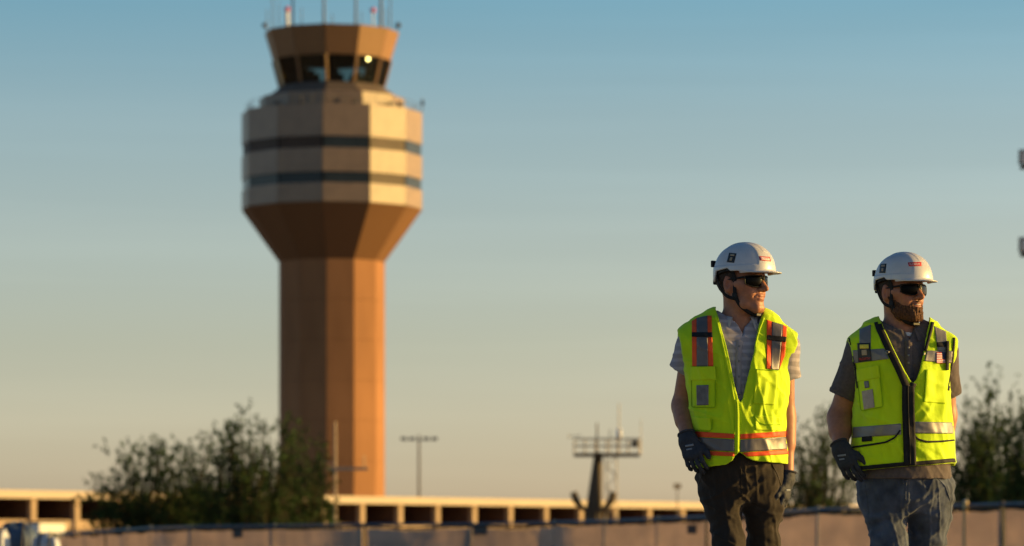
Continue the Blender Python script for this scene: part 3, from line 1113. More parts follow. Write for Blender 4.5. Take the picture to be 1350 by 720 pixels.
m_coll1 = mat('pale_grey_collar', (0.40, 0.37, 0.38), 0.85, 0.2, var=0.05, scale=60, bump=0.2, bscale=500, bdist=.002)
m_polo2 = mat('charcoal_polo', (0.095, 0.075, 0.075), 0.85, 0.2, var=0.12, scale=90, bump=0.2, bscale=500, bdist=.002, sheen=.1)
m_tee = mat('white_undershirt', (0.65, 0.63, 0.62), 0.8, 0.2)
m_pant = mat('dark_brown_trousers', (0.024, 0.017, 0.012), 0.85, 0.2, var=0.12, scale=25, bump=0.25, bscale=420, bdist=.002, sheen=.1)
m_jean = mat('faded_blue_denim', (0.036, 0.047, 0.075), 0.85, 0.2, var=0.22, scale=14, bump=0.3, bscale=420, bdist=.002, color2=(0.075, 0.09, 0.13), sheen=.1)
m_glove = mat('charcoal_knit_glove', (0.026, 0.029, 0.04), 0.7, 0.3, var=0.2, scale=50, bump=0.3, bscale=380, bdist=.003)
m_cuff = mat('dark_knit_cuff', (0.05, 0.05, 0.06), 0.9, 0.15, var=0.2, scale=80, bump=0.4, bscale=300, bdist=.003)
m_print = mat('grey_glove_print', (0.22, 0.24, 0.28), 0.7, 0.2)
m_helmet = mat('white_helmet_shell', (0.53, 0.52, 0.53), 0.36, 0.5, var=0.09, scale=14, coat=.3)
m_black = mat('black_plastic', (0.008, 0.008, 0.009), 0.5, 0.2, var=0.2)
m_lens = mat('black_sunglass_lens', (0.002, 0.002, 0.002), 0.2, 0.06, var=0.2)
m_leather = mat('brown_boot_leather', (0.10, 0.055, 0.03), 0.6, 0.35, var=0.2, scale=30)
m_sole = mat('dark_boot_sole', (0.03, 0.028, 0.026), 0.8, 0.2)
m_redl = mat('red_label', (0.55, 0.03, 0.03), 0.5, 0.3)
m_whitel = mat('white_label_print', (0.75, 0.72, 0.70), 0.5, 0.3)
m_stk = mat('black_sticker', (0.02, 0.018, 0.016), 0.4, 0.4)
m_stk2 = mat('tan_sticker_print', (0.36, 0.27, 0.18), 0.5, 0.3)
m_yel = mat('yellow_sticker_print', (0.70, 0.55, 0.06), 0.5, 0.3)
m_navy = mat('navy_flag_cloth', (0.02, 0.03, 0.09), 0.7, 0.2)
m_btn = mat('grey_button', (0.20, 0.19, 0.20), 0.4, 0.4)
m_brass = mat('steel_grommet', (0.40, 0.36, 0.30), 0.35, 0.5, 0.8)
m_wht_teeth = mat('white_teeth', (0.42, 0.35, 0.30), 0.35, 0.4)

SKIN = np.array((0.40, 0.165, 0.090))

def head_frame(P, cfg):
    psi = R(cfg['yaw'])
    c = cfg['head']
    pit = R(cfg.get('pitch', 0))
    f = np.array((math.sin(psi), -math.cos(psi), 0))
    s = np.array((-math.cos(psi), -math.sin(psi), 0))      # the person's right
    up = np.array((0, 0, 1.0))
    f, up = f * math.cos(pit) + up * math.sin(pit), up * math.cos(pit) - f * math.sin(pit)
    roll = R(cfg.get('roll', 0))
    s, up = s * math.cos(roll) + up * math.sin(roll), up * math.cos(roll) - s * math.sin(roll)
    B = np.stack([s, f, up], 1).astype(np.float32)          # columns
    return B, np.asarray(c, np.float32)

def head_sdf(H, cfg):
    """H: points in head axes (right, forward, up)"""
    A = H.copy()
    A[:, 0] = np.abs(A[:, 0])
    f = ellip(H, (0, -.006, .034), (.074, .097, .091))
    f = smin(f, ellip(H, (0, .030, -.028), (.060, .060, .082)), .03)
    jw = cfg.get('jaw', 1.0)
    f = smin(f, chain(A, [(.050 * jw, -.004, -.045), (.040 * jw, .045, -.082), (.012, .080, -.097)], [.017, .016, .015], .02), .03)
    f = smin(f, rcone(A, (0, .080, -.094), (.008, .080, -.094), .0175, .017), .02)
    f = smin(f, rcone(A, (.046, .058, -.010), (.058, .030, -.004), .016, .015), .03)                # cheekbone
    f = smin(f, rcone(A, (0, .0845, .030), (.036, .0745, .030), .011, .010), .02)                    # brow
    f = smin(f, ellip(A, (0, .070, -.052), (.034, .030, .030)), .02)                                  # muzzle
    f = smin(f, ellip(A, (.033, .062, -.038), (.020, .022, .022)), .02)                               # cheek by the mouth
    f = smax(f, -chain(A, [(.017, .1035, -.030), (.027, .094, -.043), (.033, .084, -.054)], [.0018, .0026, .0016], .003), .007)   # smile fold
    f = smax(f, -ellip(A, (.031, .102, .008), (.019, .017, .012)), .015)                              # eye socket
    f = smin(f, ellip(A, (.031, .0765, .008), (.0125, .0125, .0115)), .006)
    f = smin(f, chain(H, [(0, .086, .024), (0, .104, -.004), (0, .1195, -.022)], [.0088, .0092, .0115], .01), .010)
    f = smin(f, ellip(A, (.0125, .103, -.0265), (.0090, .0105, .008)), .006)
    f = smax(f, -ellip(A, (.006, .110, -.0345), (.0035, .005, .003)), .003)
    # lips
    f = smin(f, chain(A, [(0, .0985, -.0485), (.010, .096, -.0475), (.025, .0835, -.0495)], [.0052, .0056, .003], .004), .006)
    f = smin(f, chain(A, [(0, .0975, -.0605), (.011, .0945, -.0600), (.023, .084, -.0535)], [.0065, .0062, .003], .004), .006)
    op = cfg.get('mouth', .0016)
    f = smax(f, -chain(A, [(0, .1035, -.0545), (.013, .100, -.0542), (.026, .088, -.0500)], [op, op, .0014], .002), .003)
    # ear
    e = smin(ellip(A, (.0765, -.010, -.002), (.0075, .0185, .032)), ellip(A, (.0755, -.004, -.024), (.007, .011, .013)), .01)
    e = smax(e, -ellip(A, (.0860, -.003, -.003), (.0085, .009, .014)), .004)
    e = smax(e, -ellip(A, (.0870, -.013, .012), (.0062, .006, .014)), .004)
    f = smin(f, e, .008)
    return f

HAND_F = [(.0325, .072, .0099), (.0110, .082, .0101), (-.0110, .077, .0098), (-.0315, .060, .0090)]
def hand_sdf(Q, curl=(24, 42, 30), spread=1.0, thumb=(.55, .62, .55), fat=1.0):
    """Q in hand axes: x to the thumb side, y out of the palm, z along the fingers from the wrist"""
    f = rcone(Q, (0, 0, -.075), (0, 0, -.005), .0345, .031)
    S = Q / np.array((1.0, .62, 1.0), np.float32)
    pal = smin(rcone(S, (.016, 0, .015), (.026, 0, .068), .023, .0185), rcone(S, (-.016, 0, .015), (-.024, 0, .064), .023, .0165), .03) * .7
    pal = smin(pal, rcone(S, (0, 0, .012), (0, 0, .070), .024, .019) * .7, .02)
    f = smin(f, pal, .03)
    for (x, L, r) in HAND_F:
        a = 0.0
        p = np.array((x * .95, .001, .070))
        pts, rad = [p], [r * fat]
        dirx = x * 1.9 * spread
        for k, frac in enumerate((.45, .31, .24)):
            a += R(curl[k] + (6 if x < 0 else 0))
            d = np.array((dirx * (1 - .4 * k), math.sin(a), math.cos(a)))
            d /= np.linalg.norm(d)
            p = p + d * L * frac * 1.22
            pts.append(p)
            rad.append(r * fat * (.94 - .07 * k))
        f = smin(f, chain(Q, pts, rad, .004), .0035)
    t0 = np.array((.020, .004, .022))
    t1 = t0 + np.array((.026, .010, .026))
    td = np.array(thumb)
    td = td / np.linalg.norm(td)
    t2 = t1 + td * .030
    td2 = td + np.array((-.25, .15, .25))
    td2 /= np.linalg.norm(td2)
    t3 = t2 + td2 * .024
    f = smin(f, chain(Q, [t0, t1, t2, t3], [.0165, .0145 * fat, .0125 * fat, .0105 * fat], .008), .012)
    return f

def hand_axes(d, t):
    d = np.array(d, float)
    d /= np.linalg.norm(d)
    t = np.array(t, float)
    t -= d * (t @ d)
    t /= np.linalg.norm(t)
    return d, t

def build_person(p, cfg):
    root = empty('person', (p.X0, p.Y0, 0))
    tag(root, cfg['label'], 'person', 'two workers walking side by side')
    q = p.q
    B, HC = head_frame(None, cfg)
    SC = cfg.get('hscale', 1.0)
    def toH(P): return ((P - HC) @ B) / SC
    def fromH(h): return (np.asarray(h, np.float32) * SC) @ B.T + HC
    TS = p.sections(cfg['torso'])
    SH = [(np.asarray(a), np.asarray(b), ra, rb) for a, b, ra, rb in cfg['shoulders']]
    arms = cfg['arms']
    legs = cfg['legs']
    nb = cfg['neck']
    hx = lambda P: head_sdf(toH(P), cfg) * SC
    def neck(P):
        return smin(rcone(P, fromH((0, -.022, -.035)), nb[0], .052 * SC, nb[1]), rcone(P, fromH((0, .01, -.075)), nb[0] + v3(.0, -.02, -.02), .040 * SC, nb[1] * .9), .03)
    ty = R(cfg.get('tyaw', 0))
    def turn(P):
        Q_ = P.copy()
        Q_[:, 0] = P[:, 0] * math.cos(ty) + P[:, 1] * math.sin(ty)
        Q_[:, 1] = -P[:, 0] * math.sin(ty) + P[:, 1] * math.cos(ty)
        return Q_
    def torso(P, inset=0.0):
        f = loft(turn(P), *TS, p=2.1)
        for a, b, ra, rb in SH:
            f = smin(f, rcone(P, a, b, ra, rb), .05)
        return f + inset
    def arm(P, k):
        a = arms[k]
        f = chain(P, a['pts'], a['rad'], .02)
        # forearm muscle and deltoid
        e, w = a['pts'][-2], a['pts'][-1]
        m = e + (w - e) * .28
        f = smin(f, rcone(P, e + (w - e) * .12, e + (w - e) * .45, a['rad'][-2] * 1.06, a['rad'][-2] * .98), .02)
        return f
    def leg(P, k, grow=0.0):
        l = legs[k]
        return chain(P, l['pts'], [r + grow for r in l['rad']], .03)
    # ---- body: one continuous surface, finer at the head
    def body(P):
        f = smin(torso(P, .022) + .025 * np.clip((cfg['shirt_hem'] + .10 - P[:, 2]) / .06, 0, 1), neck(P), .04)
        for k in (0, 1):
            f = smin(f, arm(P, k), .03)
            f = smin(f, leg(P, k, -.016), .04)
        near = P[:, 2] > HC[2] - .17
        if near.any():
            f[near] = smin(f[near], hx(P[near]), .02)
        return f
    lo = (-.34, -.34, .05)
    hi = (.34, .34, HC[2] + .15)
    zc = np.concatenate([np.arange(lo[2], HC[2] - .13, .0062), np.arange(HC[2] - .13, hi[2], .0025)])
    V, Fq = implicit(body, lo, hi, .0036, zs=zc)
    V = relax(V, Fq, 1, .4)
    me = np_mesh('body', V, Fq)
    # complexion: lips, cheeks, beard shadow, forearm hair
    h = toH(V.astype(np.float32))
    Cc = np.tile(SKIN * cfg.get('tone', 1.0), (len(V), 1))
    ax = np.abs(h[:, 0])
    def g(c, r): return np.exp(-(((np.stack([ax, h[:, 1], h[:, 2]], 1) - np.array(c)) / np.array(r)) ** 2).sum(1))
    lip = np.clip(g((.008, .099, -.048), (.015, .012, .0045)) + g((.008, .098, -.0605), (.014, .012, .0055)), 0, 1)[:, None]
    Cc = Cc * (1 - lip * .7) + lip * .7 * np.array((.34, .11, .085))
    ck = np.clip(g((.045, .06, -.02), (.022, .04, .02)) + g((0, .115, -.022), (.012, .015, .012)) + g((.078, -.01, 0), (.012, .03, .04)), 0, 1)[:, None]
    Cc = Cc * (1 - ck * .35 * np.array((.1, .6, .7)))
    inhead = (h[:, 2] > -.125) & (h[:, 2] < .12) & (ax < .1) & (np.abs(h[:, 1]) < .14)
    stub = np.clip(g((.02, .075, -.085), (.045, .05, .028)) + g((0, .098, -.04), (.03, .02, .007)), 0, 1) * inhead
    Cc = Cc * (1 - (stub * cfg.get('stubble', .25))[:, None] * np.array((.8, .9, .9)))
    br = (g((.033, .083, .030), (.017, .02, .0045)) * inhead)[:, None]
    Cc = Cc * (1 - br * .8)
    Cc *= (1 + .08 * fbm(V * 55, 2))[:, None]
    set_col(me, np.clip(Cc, 0, 1))
    body_o = link('body', me, m_skin, root, smooth=True)
    # ---- shirt
    slv = cfg['sleeves']
    def shirt(P):
        f = torso(P)
        for k in (0, 1):
            a, b, ra, rb = slv[k]
            g_ = rcone(P, a, b, ra, rb)
            ax_ = (np.asarray(b) - np.asarray(a))
            ax_ = ax_ / np.linalg.norm(ax_)
            cut = (P - np.asarray(b)) @ ax_.astype(np.float32)
            g_ = np.maximum(g_, cut)
            hole = np.maximum(rcone(P, np.asarray(b) - ax_ * .05, np.asarray(b) + ax_ * .05, rb - .008, rb - .006), -(cut + .045))
            g_ = np.maximum(g_, -hole)
            f = smin(f, g_, .035)
        f = np.maximum(f, cfg['shirt_hem'] - P[:, 2])
        # neck opening
        f = smax(f, -(neck(P) - .006 - .02 * np.clip((P[:, 2] - nb[0][2]) / .05, 0, 1)), .006)
        if 'placket' in cfg:
            f = smax(f, -cfg['placket'](P), .004)
        return f
    V, Fq = implicit(shirt, (-.34, -.24, cfg['shirt_hem'] - .02), (.34, .24, nb[0][2] + .07), .0042)
    V = relax(V, Fq, 1, .5)
    N = vnormals(V, Fq)
    V = V + N * (.0035 * fbm(V * np.array((16, 16, 10)), 3) + .0012 * fbm(V * np.array((38, 30, 14)) + 9, 2) + .0035 * creases(V, (.8, 0, 1), (1, 0, -.8), 19, 6, 2.2))[:, None]
    me = np_mesh('shirt', V, Fq)
    if cfg['shirt_mat'] is m_polo1:
        st = np.sin(V[:, 2] * 2 * math.pi / .030)
        k = np.where(st > .25, 1.25, .92) + .0 * st
        set_col(me, np.repeat(k[:, None], 3, 1) * np.array((1, 1, 1.02)))
    shirt_o = link('shirt', me, cfg['shirt_mat'], root, smooth=True)
    shirt_bvh = bvh_of(V, Fq)
    # ---- collar
    def collar():
        n_ = 44
        base = cfg['collar_c']
        rows = []
        a0 = cfg.get('collar_gap', 34)
        ti = cfg.get('collar_tilt', 0)
        for i in range(n_ + 1):
            t = i / n_
            a = R(a0 + (360 - 2 * a0) * t + ti)
            fr = math.cos(a)                       # 1 in front, -1 behind
            d = np.array((math.sin(a), -math.cos(a), 0))
            tip = max(0, 1 - min(t, 1 - t) / .14)
            r_in = cfg['collar_r'] - .004
            top = base + d * (r_in + .004 * fr) + np.array((0, .012 * (1 - fr) * .5, .018 - .022 * max(fr, 0)))
            zz = [(0.0, -.035), (.001, -.012), (.003, .004), (.008, .007), (.015, .001), (.022 + .004 * tip, -.016 - .004 * tip), (.026 + .016 * tip, -.030 - .022 * tip)]
            rows.append([top + d * o_ + np.array((0, 0, z_)) for o_, z_ in zz])
        m_ = len(rows[0])
        VV = [v for r_ in rows for v in r_]
        FF = [(i * m_ + j, (i + 1) * m_ + j, (i + 1) * m_ + j + 1, i * m_ + j + 1) for i in range(n_) for j in range(m_ - 1)]
        me = np_mesh('collar', VV, FF)
        o = link('collar', me, cfg['collar_mat'], shirt_o, smooth=True)
        sol = o.modifiers.new('thickness', 'SOLIDIFY')
        sol.thickness = .0035
        sol.offset = 0
        sub = o.modifiers.new('smooth', 'SUBSURF')
        sub.levels = sub.render_levels = 1
        return o
    collar()
    # ---- trousers
    PS = p.sections(cfg['pelvis'])
    def trousers(P):
        f = smin(leg(P, 0, .008), leg(P, 1, .008), cfg.get('crotch_k', .045))
        f = smin(f, loft(turn(P), *PS, p=2.2), .05)
        f = np.maximum(f, cfg['ankle_z'] - P[:, 2])
        f = np.maximum(f, P[:, 2] - cfg['waist_z'])
        return f
    V, Fq = implicit(trousers, (-.30, -.42, cfg['ankle_z'] - .02), (.30, .42, cfg['waist_z'] + .02), .0048)
    V = relax(V, Fq, 1, .5)
    N = vnormals(V, Fq)
    wr = .0042 * fbm(V * np.array((9, 9, 13)) + cfg['seed'], 3)
    # creases running across the thigh and down from the crotch
    dg_ = V[:, 2] + .55 * np.abs(V[:, 0] - cfg['crotch_x'])
    wr += .0034 * np.sin(dg_ * 95 + 5 * fbm(V * 7, 2)) * np.clip(fbm(V * 6 + 3, 2) + .25, 0, 1)
    wr += .0050 * creases(V, (.6, 0, 1), (1, 0, -.6), 17, 5, cfg['seed']) + .0050 * creases(V, (-.6, 0, 1), (1, 0, .6), 15, 5, cfg['seed'] + 9)
    wr += .0040 * creases(V, (1, .4, .15), (0, 0, 1), 24, 4.5, cfg['seed'] + 4)
    wr += .0018 * fbm(V * np.array((45, 45, 18)), 2)
    V = V + N * wr[:, None]
    me = np_mesh('trousers', V, Fq)
    tr_o = link('trousers', me, cfg['pant_mat'], root, smooth=True)
    tr_bvh = bvh_of(V, Fq)
    # ---- boots
    for k in (0, 1):
        an = legs[k]['pts'][-1]
        fz = an - v3(0, 0, an[2])
        def boot(P):
            f = smin(rcone(P, fz + v3(0, .02, .05), fz + v3(0, -.145, .042), .042, .036), rcone(P, an + v3(0, .01, .05), fz + v3(0, .02, .06), .05, .046), .03)
            return np.maximum(f, .018 - P[:, 2])
        V, Fq = implicit(boot, tuple(fz + v3(-.08, -.22, 0)), tuple(fz + v3(.08, .12, an[2] + .12)), .006)
        bo = link('boot', np_mesh('boot', relax(V, Fq, 1), Fq), m_leather, root, smooth=True)
        def sole(P):
            f = smin(rcone(P * np.array((1, 1, .3), np.float32), v3(fz[0], fz[1] + .025, .003), v3(fz[0], fz[1] - .15, .003), .045, .040), rcone(P * np.array((1, 1, .3), np.float32), v3(fz[0], fz[1], .003), v3(fz[0], fz[1] - .1, .003), .043, .044), .02)
            return np.maximum(np.maximum(f, P[:, 2] - .020), .006 - P[:, 2])
        V, Fq = implicit(sole, tuple(fz + v3(-.08, -.22, -.01)), tuple(fz + v3(.08, .12, .04)), .005)
        link('sole', np_mesh('sole', V, Fq), m_sole, bo, smooth=False)
    # ---- gloves
    for k in (0, 1):
        hd = cfg['hands'][k]
        d, t = hand_axes(hd['d'], hd['t'])
        n_ = np.cross(d, t) * hd['side']
        Bm = np.stack([t, n_, d], 1).astype(np.float32)
        w = np.asarray(arms[k]['pts'][-1], np.float32)
        hs = hd.get('scale', 1.0)
        fl_ = lambda P: hand_sdf(((P - w) @ Bm) / hs, hd.get('curl', (24, 42, 30)), hd.get('spread', 1.0), hd.get('thumb', (.55, .62, .55)), 1.0) * hs
        c_ = w + (d * .07).astype(np.float32)
        gmax = np.maximum(fl_, 0) if False else None
        def glove(P):
            return np.maximum(fl_(P), -(((P - w) @ Bm)[:, 2] / hs + .030))
        V, Fq = implicit(glove, tuple(c_ - .15), tuple(c_ + .15), .0024)
        V = relax(V, Fq, 1, .5)
        N = vnormals(V, Fq)
        V = V + N * (.0008 * fbm(V * 120, 2))[:, None]
        me = np_mesh('glove', V, Fq)
        go = link('glove', me, m_glove, root, smooth=True)
        gb = bvh_of(V, Fq)
        cc = []
        for i in range(25):
            a = 2 * math.pi * i / 24
            cc.append(w + ((t * math.cos(a) + n_ * math.sin(a)) * .0345 - d * .029) * hs)
        MB().tube([tuple(x) for x in cc], .0045, 6, caps=False).build('cuff_band', m_cuff, go, smooth=True)
        for (c, tx) in hd.get('print', []):
            p.quad('print', c, gb, m_print, go, off=.0012, thick=.001)
    # ---- hair behind the ear and at the temple
    def hair(P):
        h = toH(P)
        A = h.copy()
        A[:, 0] = np.abs(A[:, 0])
        f = ellip(h, (0, -.008, .034), (.0785, .1005, .096))
        f = np.maximum(f, -(h[:, 2] + .040 + .18 * np.minimum(h[:, 1] + .03, 0)))
        front = h[:, 1] - (.012 + .25 * np.maximum(h[:, 2] - .02, 0))
        f = smax(f, front, .006)
        f = smax(f, -(ellip(A, (.078, -.008, -.010), (.02, .024, .034))), .005)
        f = smin(f, ellip(A, (.0685, .018, .004), (.0075, .010, .022)), .006)
        return f * SC
    V, Fq = implicit(hair, tuple(HC - .14), tuple(HC + .14), .003)
    N = vnormals(V, Fq)
    V = V + N * (.0022 * fbm(V * np.array((160, 160, 60)), 2))[:, None]
    link('hair', np_mesh('hair', V, Fq), m_hair, root, smooth=True)
    # ---- beard
    if cfg.get('beard'):
        def beard(P):
            h = toH(P)
            A = h.copy()
            A[:, 0] = np.abs(A[:, 0])
            f0 = head_sdf(h, cfg) - (.0028 + .0050 * np.clip((-.06 - h[:, 2]) / .05, 0, 1))
            line = -.034 - .034 * np.clip((A[:, 0] - .0) / .055, 0, 1) * np.clip((h[:, 1] - .035) / .05, 0, 1) + .05 * np.clip((.02 - h[:, 1]) / .03, 0, 1)
            f = smax(f0, h[:, 2] - line, .006)
            f = smax(f, -(h[:, 1] - .006 - .35 * np.maximum(-h[:, 2] - .085, 0)), .008)
            f = smax(f, -ellip(A, (0, .098, -.0545), (.0235, .020, .0095)), .005)
            f = smax(f, -ellip(A, (0, .118, -.022), (.018, .02, .0165)), .004)
            return smax(f, -(h[:, 2] + .126), .01) * SC
        V, Fq = implicit(beard, tuple(HC - .16), tuple(HC + .14), .0025)
        V = relax(V, Fq, 1, .4)
        N = vnormals(V, Fq)
        V = V + N * (.0028 * fbm(V * np.array((170, 170, 80)), 3))[:, None]
        link('beard', np_mesh('beard', V, Fq), m_beard, root, smooth=True)
        mb = MB()
        tp = [(-.016, .0955, -.0528), (-.008, .0985, -.0532), (0, .0995, -.0534), (.008, .0985, -.0532), (.016, .0955, -.0528)]
        mb.tube([tuple(fromH(x)) for x in tp], 0.0030 * SC, 6)
        mb.build('teeth', m_wht_teeth, root, smooth=True)
    # ---- helmet
    cwv = .016
    def dome(h, g_=0.0):
        a, b, c = .0995 + g_, .123 + g_, .118 + g_
        x, y, z = np.abs(h[:, 0]) / a, np.abs(h[:, 1] - cwv) / b, np.abs(h[:, 2] - .040) / c
        e = 2.25
        k = (x ** e + y ** e + z ** e) ** (1 / e)
        return (k - 1) * .105
    def rim(h):
        v = h[:, 1]
        return np.interp(v, [-.13, -.070, -.056, .008, .022, .20], [.008, .012, .048, .056, .045, .040])
    def helmet(P):
        h = toH(P)
        A = h.copy()
        A[:, 0] = np.abs(A[:, 0])
        outer = dome(h)
        # raised brow panel and crown ridge
        outer = np.minimum(outer, smax(dome(h, .0030), smax(A[:, 0] - .060 + .22 * np.maximum(h[:, 2] - .05, 0), .035 - h[:, 1], .003), .003))
        outer = np.minimum(outer, smax(dome(h, .0045), smax(A[:, 0] - .017, np.maximum(-.07 - h[:, 1], .118 - h[:, 2]), .004), .004))
        # belt around the lower edge
        outer = np.minimum(outer, smax(dome(h, .0028), h[:, 2] - .068, .003))
        # side slot
        slot = rcone(A, (.102, .050, .075), (.102, .050, .058), .004, .004)
        outer = smax(outer, -slot, .003)
        f = np.maximum(outer, -dome(h, -.0045))
        f = smax(f, rim(h) - h[:, 2], .002)
        # peak
        rr = np.sqrt((h[:, 0] / .098) ** 2 + ((h[:, 1] - cwv) / .165) ** 2)
        pk = (rr - 1) * .1
        zc_ = .0455 - .10 * np.maximum(h[:, 1] - .10, 0) - .9 * h[:, 0] ** 2 * (h[:, 1] > 0)
        pk = smax(pk, np.abs(h[:, 2] - zc_) - .0028, .003)
        pk = smax(pk, .060 - h[:, 1], .004)
        pk = np.maximum(pk, -dome(h, -.0045))
        f = smin(f, pk, .007)
        return f * SC
    V, Fq = implicit(helmet, tuple(HC - np.array((.2, .2, .06), np.float32)), tuple(HC + np.array((.2, .2, .20), np.float32)), .0024)
    V = relax(V, Fq, 1, .35)
    hel = link('helmet', np_mesh('helmet', V, Fq), m_helmet, root, smooth=True)
    hb = bvh_of(V, Fq)
    def liner(P):
        h = toH(P)
        f = smax(dome(h, -.0065), -dome(h, -.014), .002)
        f = smax(f, (.030 + np.interp(h[:, 1], [-.1, -.02, .03, .2], [-.005, .012, .020, .014])) - h[:, 2], .003)
        f = smax(f, h[:, 2] - .085, .003)
        return f * SC
    V, Fq = implicit(liner, tuple(HC - np.array((.16, .16, .04), np.float32)), tuple(HC + np.array((.16, .16, .11), np.float32)), .003)
    link('liner', np_mesh('liner', V, Fq), m_black, hel, smooth=True)
    # ratchet at the nape
    def ob(name, c, s, m, parent):
        mb = MB()
        mb.box((0, 0, 0), s)
        o = mb.build(name, m, parent)
        M3 = Matrix([list(B[i]) for i in range(3)]).to_4x4()
        M3.translation = Vector(fromH(c))
        o.matrix_local = M3
        bv = o.modifiers.new('bevel', 'BEVEL')
        bv.width = min(s) * .25
        bv.segments = 2
        return o
    ob('ratchet', (0, -.103, .016), (.07, .018, .028), m_black, hel)
    ob('rear_vent', (.034, -.104, .082), (.034, .012, .026), m_black, hel)
    ob('rear_vent', (-.034, -.104, .082), (.034, .012, .026), m_black, hel)
    for s_ in (-1, 1):
        ob('strap_anchor', (s_ * .0965, .012, .052), (.006, .024, .016), m_black, hel)
    for part in cfg['helmet_marks']:
        part(p, hb, hel)
    # ---- chin strap
    def strap(name, pts, w_=.0075, th=.0016, parent=hel):
        pts = [np.array(x, float) for x in pts]
        # Catmull-Rom
        out = []
        ext = [2 * pts[0] - pts[1]] + pts + [2 * pts[-1] - pts[-2]]
        for i in range(1, len(ext) - 2):
            for t in np.linspace(0, 1, 7)[:-1]:
                a, b, c, d_ = ext[i - 1], ext[i], ext[i + 1], ext[i + 2]
                out.append(.5 * ((2 * b) + (-a + c) * t + (2 * a - 5 * b + 4 * c - d_) * t * t + (-a + 3 * b - 3 * c + d_) * t ** 3))
        out.append(pts[-1])
        VV, FF = [], []
        for i, x in enumerate(out):
            tg = out[min(i + 1, len(out) - 1)] - out[max(i - 1, 0)]
            tg /= np.linalg.norm(tg)
            nr = x - np.array((0, .015, max(min(x[2], .04), -.075)))
            nr -= tg * (nr @ tg)
            nr /= np.linalg.norm(nr) + 1e-9
            sd = np.cross(tg, nr)
            for (a, b) in ((-1, -1), (1, -1), (1, 1), (-1, 1)):
                VV.append(fromH(x + sd * a * w_ + nr * b * th))
        for i in range(len(out) - 1):
            for j in range(4):
                j2 = (j + 1) % 4
                FF.append((i * 4 + j, i * 4 + j2, (i + 1) * 4 + j2, (i + 1) * 4 + j))
        FF += [(3, 2, 1, 0), tuple((len(out) - 1) * 4 + j for j in range(4))]
        return link(name, np_mesh(name, VV, FF), m_blk, parent)
    bd = .008 if cfg.get('beard') else .0
    for s_ in (-1, 1):
        strap('chin_strap', [(s_ * .088, .022, .05), (s_ * .0765, .027, .012), (s_ * (.0725 + bd * .4), .024, -.035), (s_ * (.062 + bd * .5), .036, -.080), (s_ * .036, .062, -.1115 - bd), (s_ * .004, .070, -.1205 - bd)])
        strap('rear_strap', [(s_ * .074, -.070, .045), (s_ * .077, -.046, -.010), (s_ * .0735, -.018, -.046), (s_ * (.069 + bd * .4), .022, -.062)], .006)
        ob('strap_slider', (s_ * (.0735 + bd * .4), .024, -.048), (.006, .022, .018), m_black, hel)
    ob('buckle', (-.006, .076, -.121 - bd), (.040, .018, .014), m_black, hel)
    if cfg.get('strap_tail'):
        strap('strap_tail', [(-.012, .078, -.122), (-.014, .074, -.15), (-.012, .070, -.19), (-.010, .072, -.225)], .0075)
    # ---- sunglasses
    def lens_grid(s_, grow=0.0, dv=0.0):
        rows = []
        nu, nv = 16, 8
        for j in range(nv + 1):
            r_ = []
            for i in range(nu + 1):
                u = .0065 - grow + (.0655 + 2 * grow) * i / nu
                t = i / nu
                topz = .0265 + .002 * math.sin(math.pi * t) - .004 * t + grow
                botz = -.0150 + .012 * (abs(t - .42) / .58) ** 2.2 + (.010 * max(0, .22 - t) / .22) - grow
                z = botz + (topz - botz) * j / nv
                v = .1060 - 6.4 * u * u - 4.0 * (z - .006) ** 2 + dv
                r_.append(fromH((s_ * u, v, z)))
            rows.append(r_)
        VV = [v for r_ in rows for v in r_]
        FF = [(j * (nu + 1) + i, j * (nu + 1) + i + 1, (j + 1) * (nu + 1) + i + 1, (j + 1) * (nu + 1) + i) for j in range(nv) for i in range(nu)]
        if s_ < 0:
            pass
        else:
            FF = [f[::-1] for f in FF]
        return VV, FF
    gl = empty('sunglasses')
    gl.parent = root
    for s_ in (-1, 1):
        VV, FF = lens_grid(s_)
        o = link('lens', np_mesh('lens', VV, FF), m_lens, gl, smooth=True)
        so = o.modifiers.new('thickness', 'SOLIDIFY')
        so.thickness = .002
        so.offset = -1
        fpts = []
        VV, _ = lens_grid(s_, .0012, .0006)
        nu, nv = 16, 8
        border = [VV[nv * (nu + 1) + i] for i in range(nu + 1)] + [VV[j * (nu + 1) + nu] for j in range(nv - 1, -1, -1)] + [VV[i] for i in range(nu - 1, -1, -1)] + [VV[j * (nu + 1)] for j in range(1, nv + 1)]
        MB().tube([tuple(x) for x in border], .0022, 6, caps=False).build('frame_rim', m_black, gl, smooth=True)
        MB().tube([tuple(fromH(x)) for x in ((s_ * .070, .073, .021), (s_ * .074, .060, .020), (s_ * .077, .030, .017), (s_ * .0795, -.005, .014))], [.0042, .0042, .0034, .003], 8).build('temple_arm', m_black, gl, smooth=True)
    MB().tube([tuple(fromH(x)) for x in ((-.009, .1055, .018), (0, .1085, .0175), (.009, .1055, .018))], .0034, 8).build('bridge', m_black, gl, smooth=True)
    # ---- vest
    VS = p.sections(cfg['vest'])
    VSH = cfg['vest_shoulders']
    xl = cfg['arm_l']
    xr = cfg['arm_r']
    op = cfg['opening']          # rows (py, left px, right px) of the front V
    def curve(rows, col):
        rows = sorted(rows, key=lambda r: -r[0])
        return np.array([p.zx(r[0]) for r in rows]), np.array([p.xx(r[col]) for r in rows])
    lz_, lx_ = curve(xl, 1)
    rz_, rx_ = curve(xr, 1)
    oz, ol = curve(op, 1)
    _, orr = curve(op, 2)
    hm = sorted(cfg['hem'])
    hx_ = np.array([p.xx(h_[0]) for h_ in hm])
    hz_ = np.array([p.zx(h_[1]) for h_ in hm])
    nx_, nw = p.xx(cfg['vneck'][0]), cfg['vneck'][1] / p.s
    nz0 = p.zx(cfg['vneck'][2])
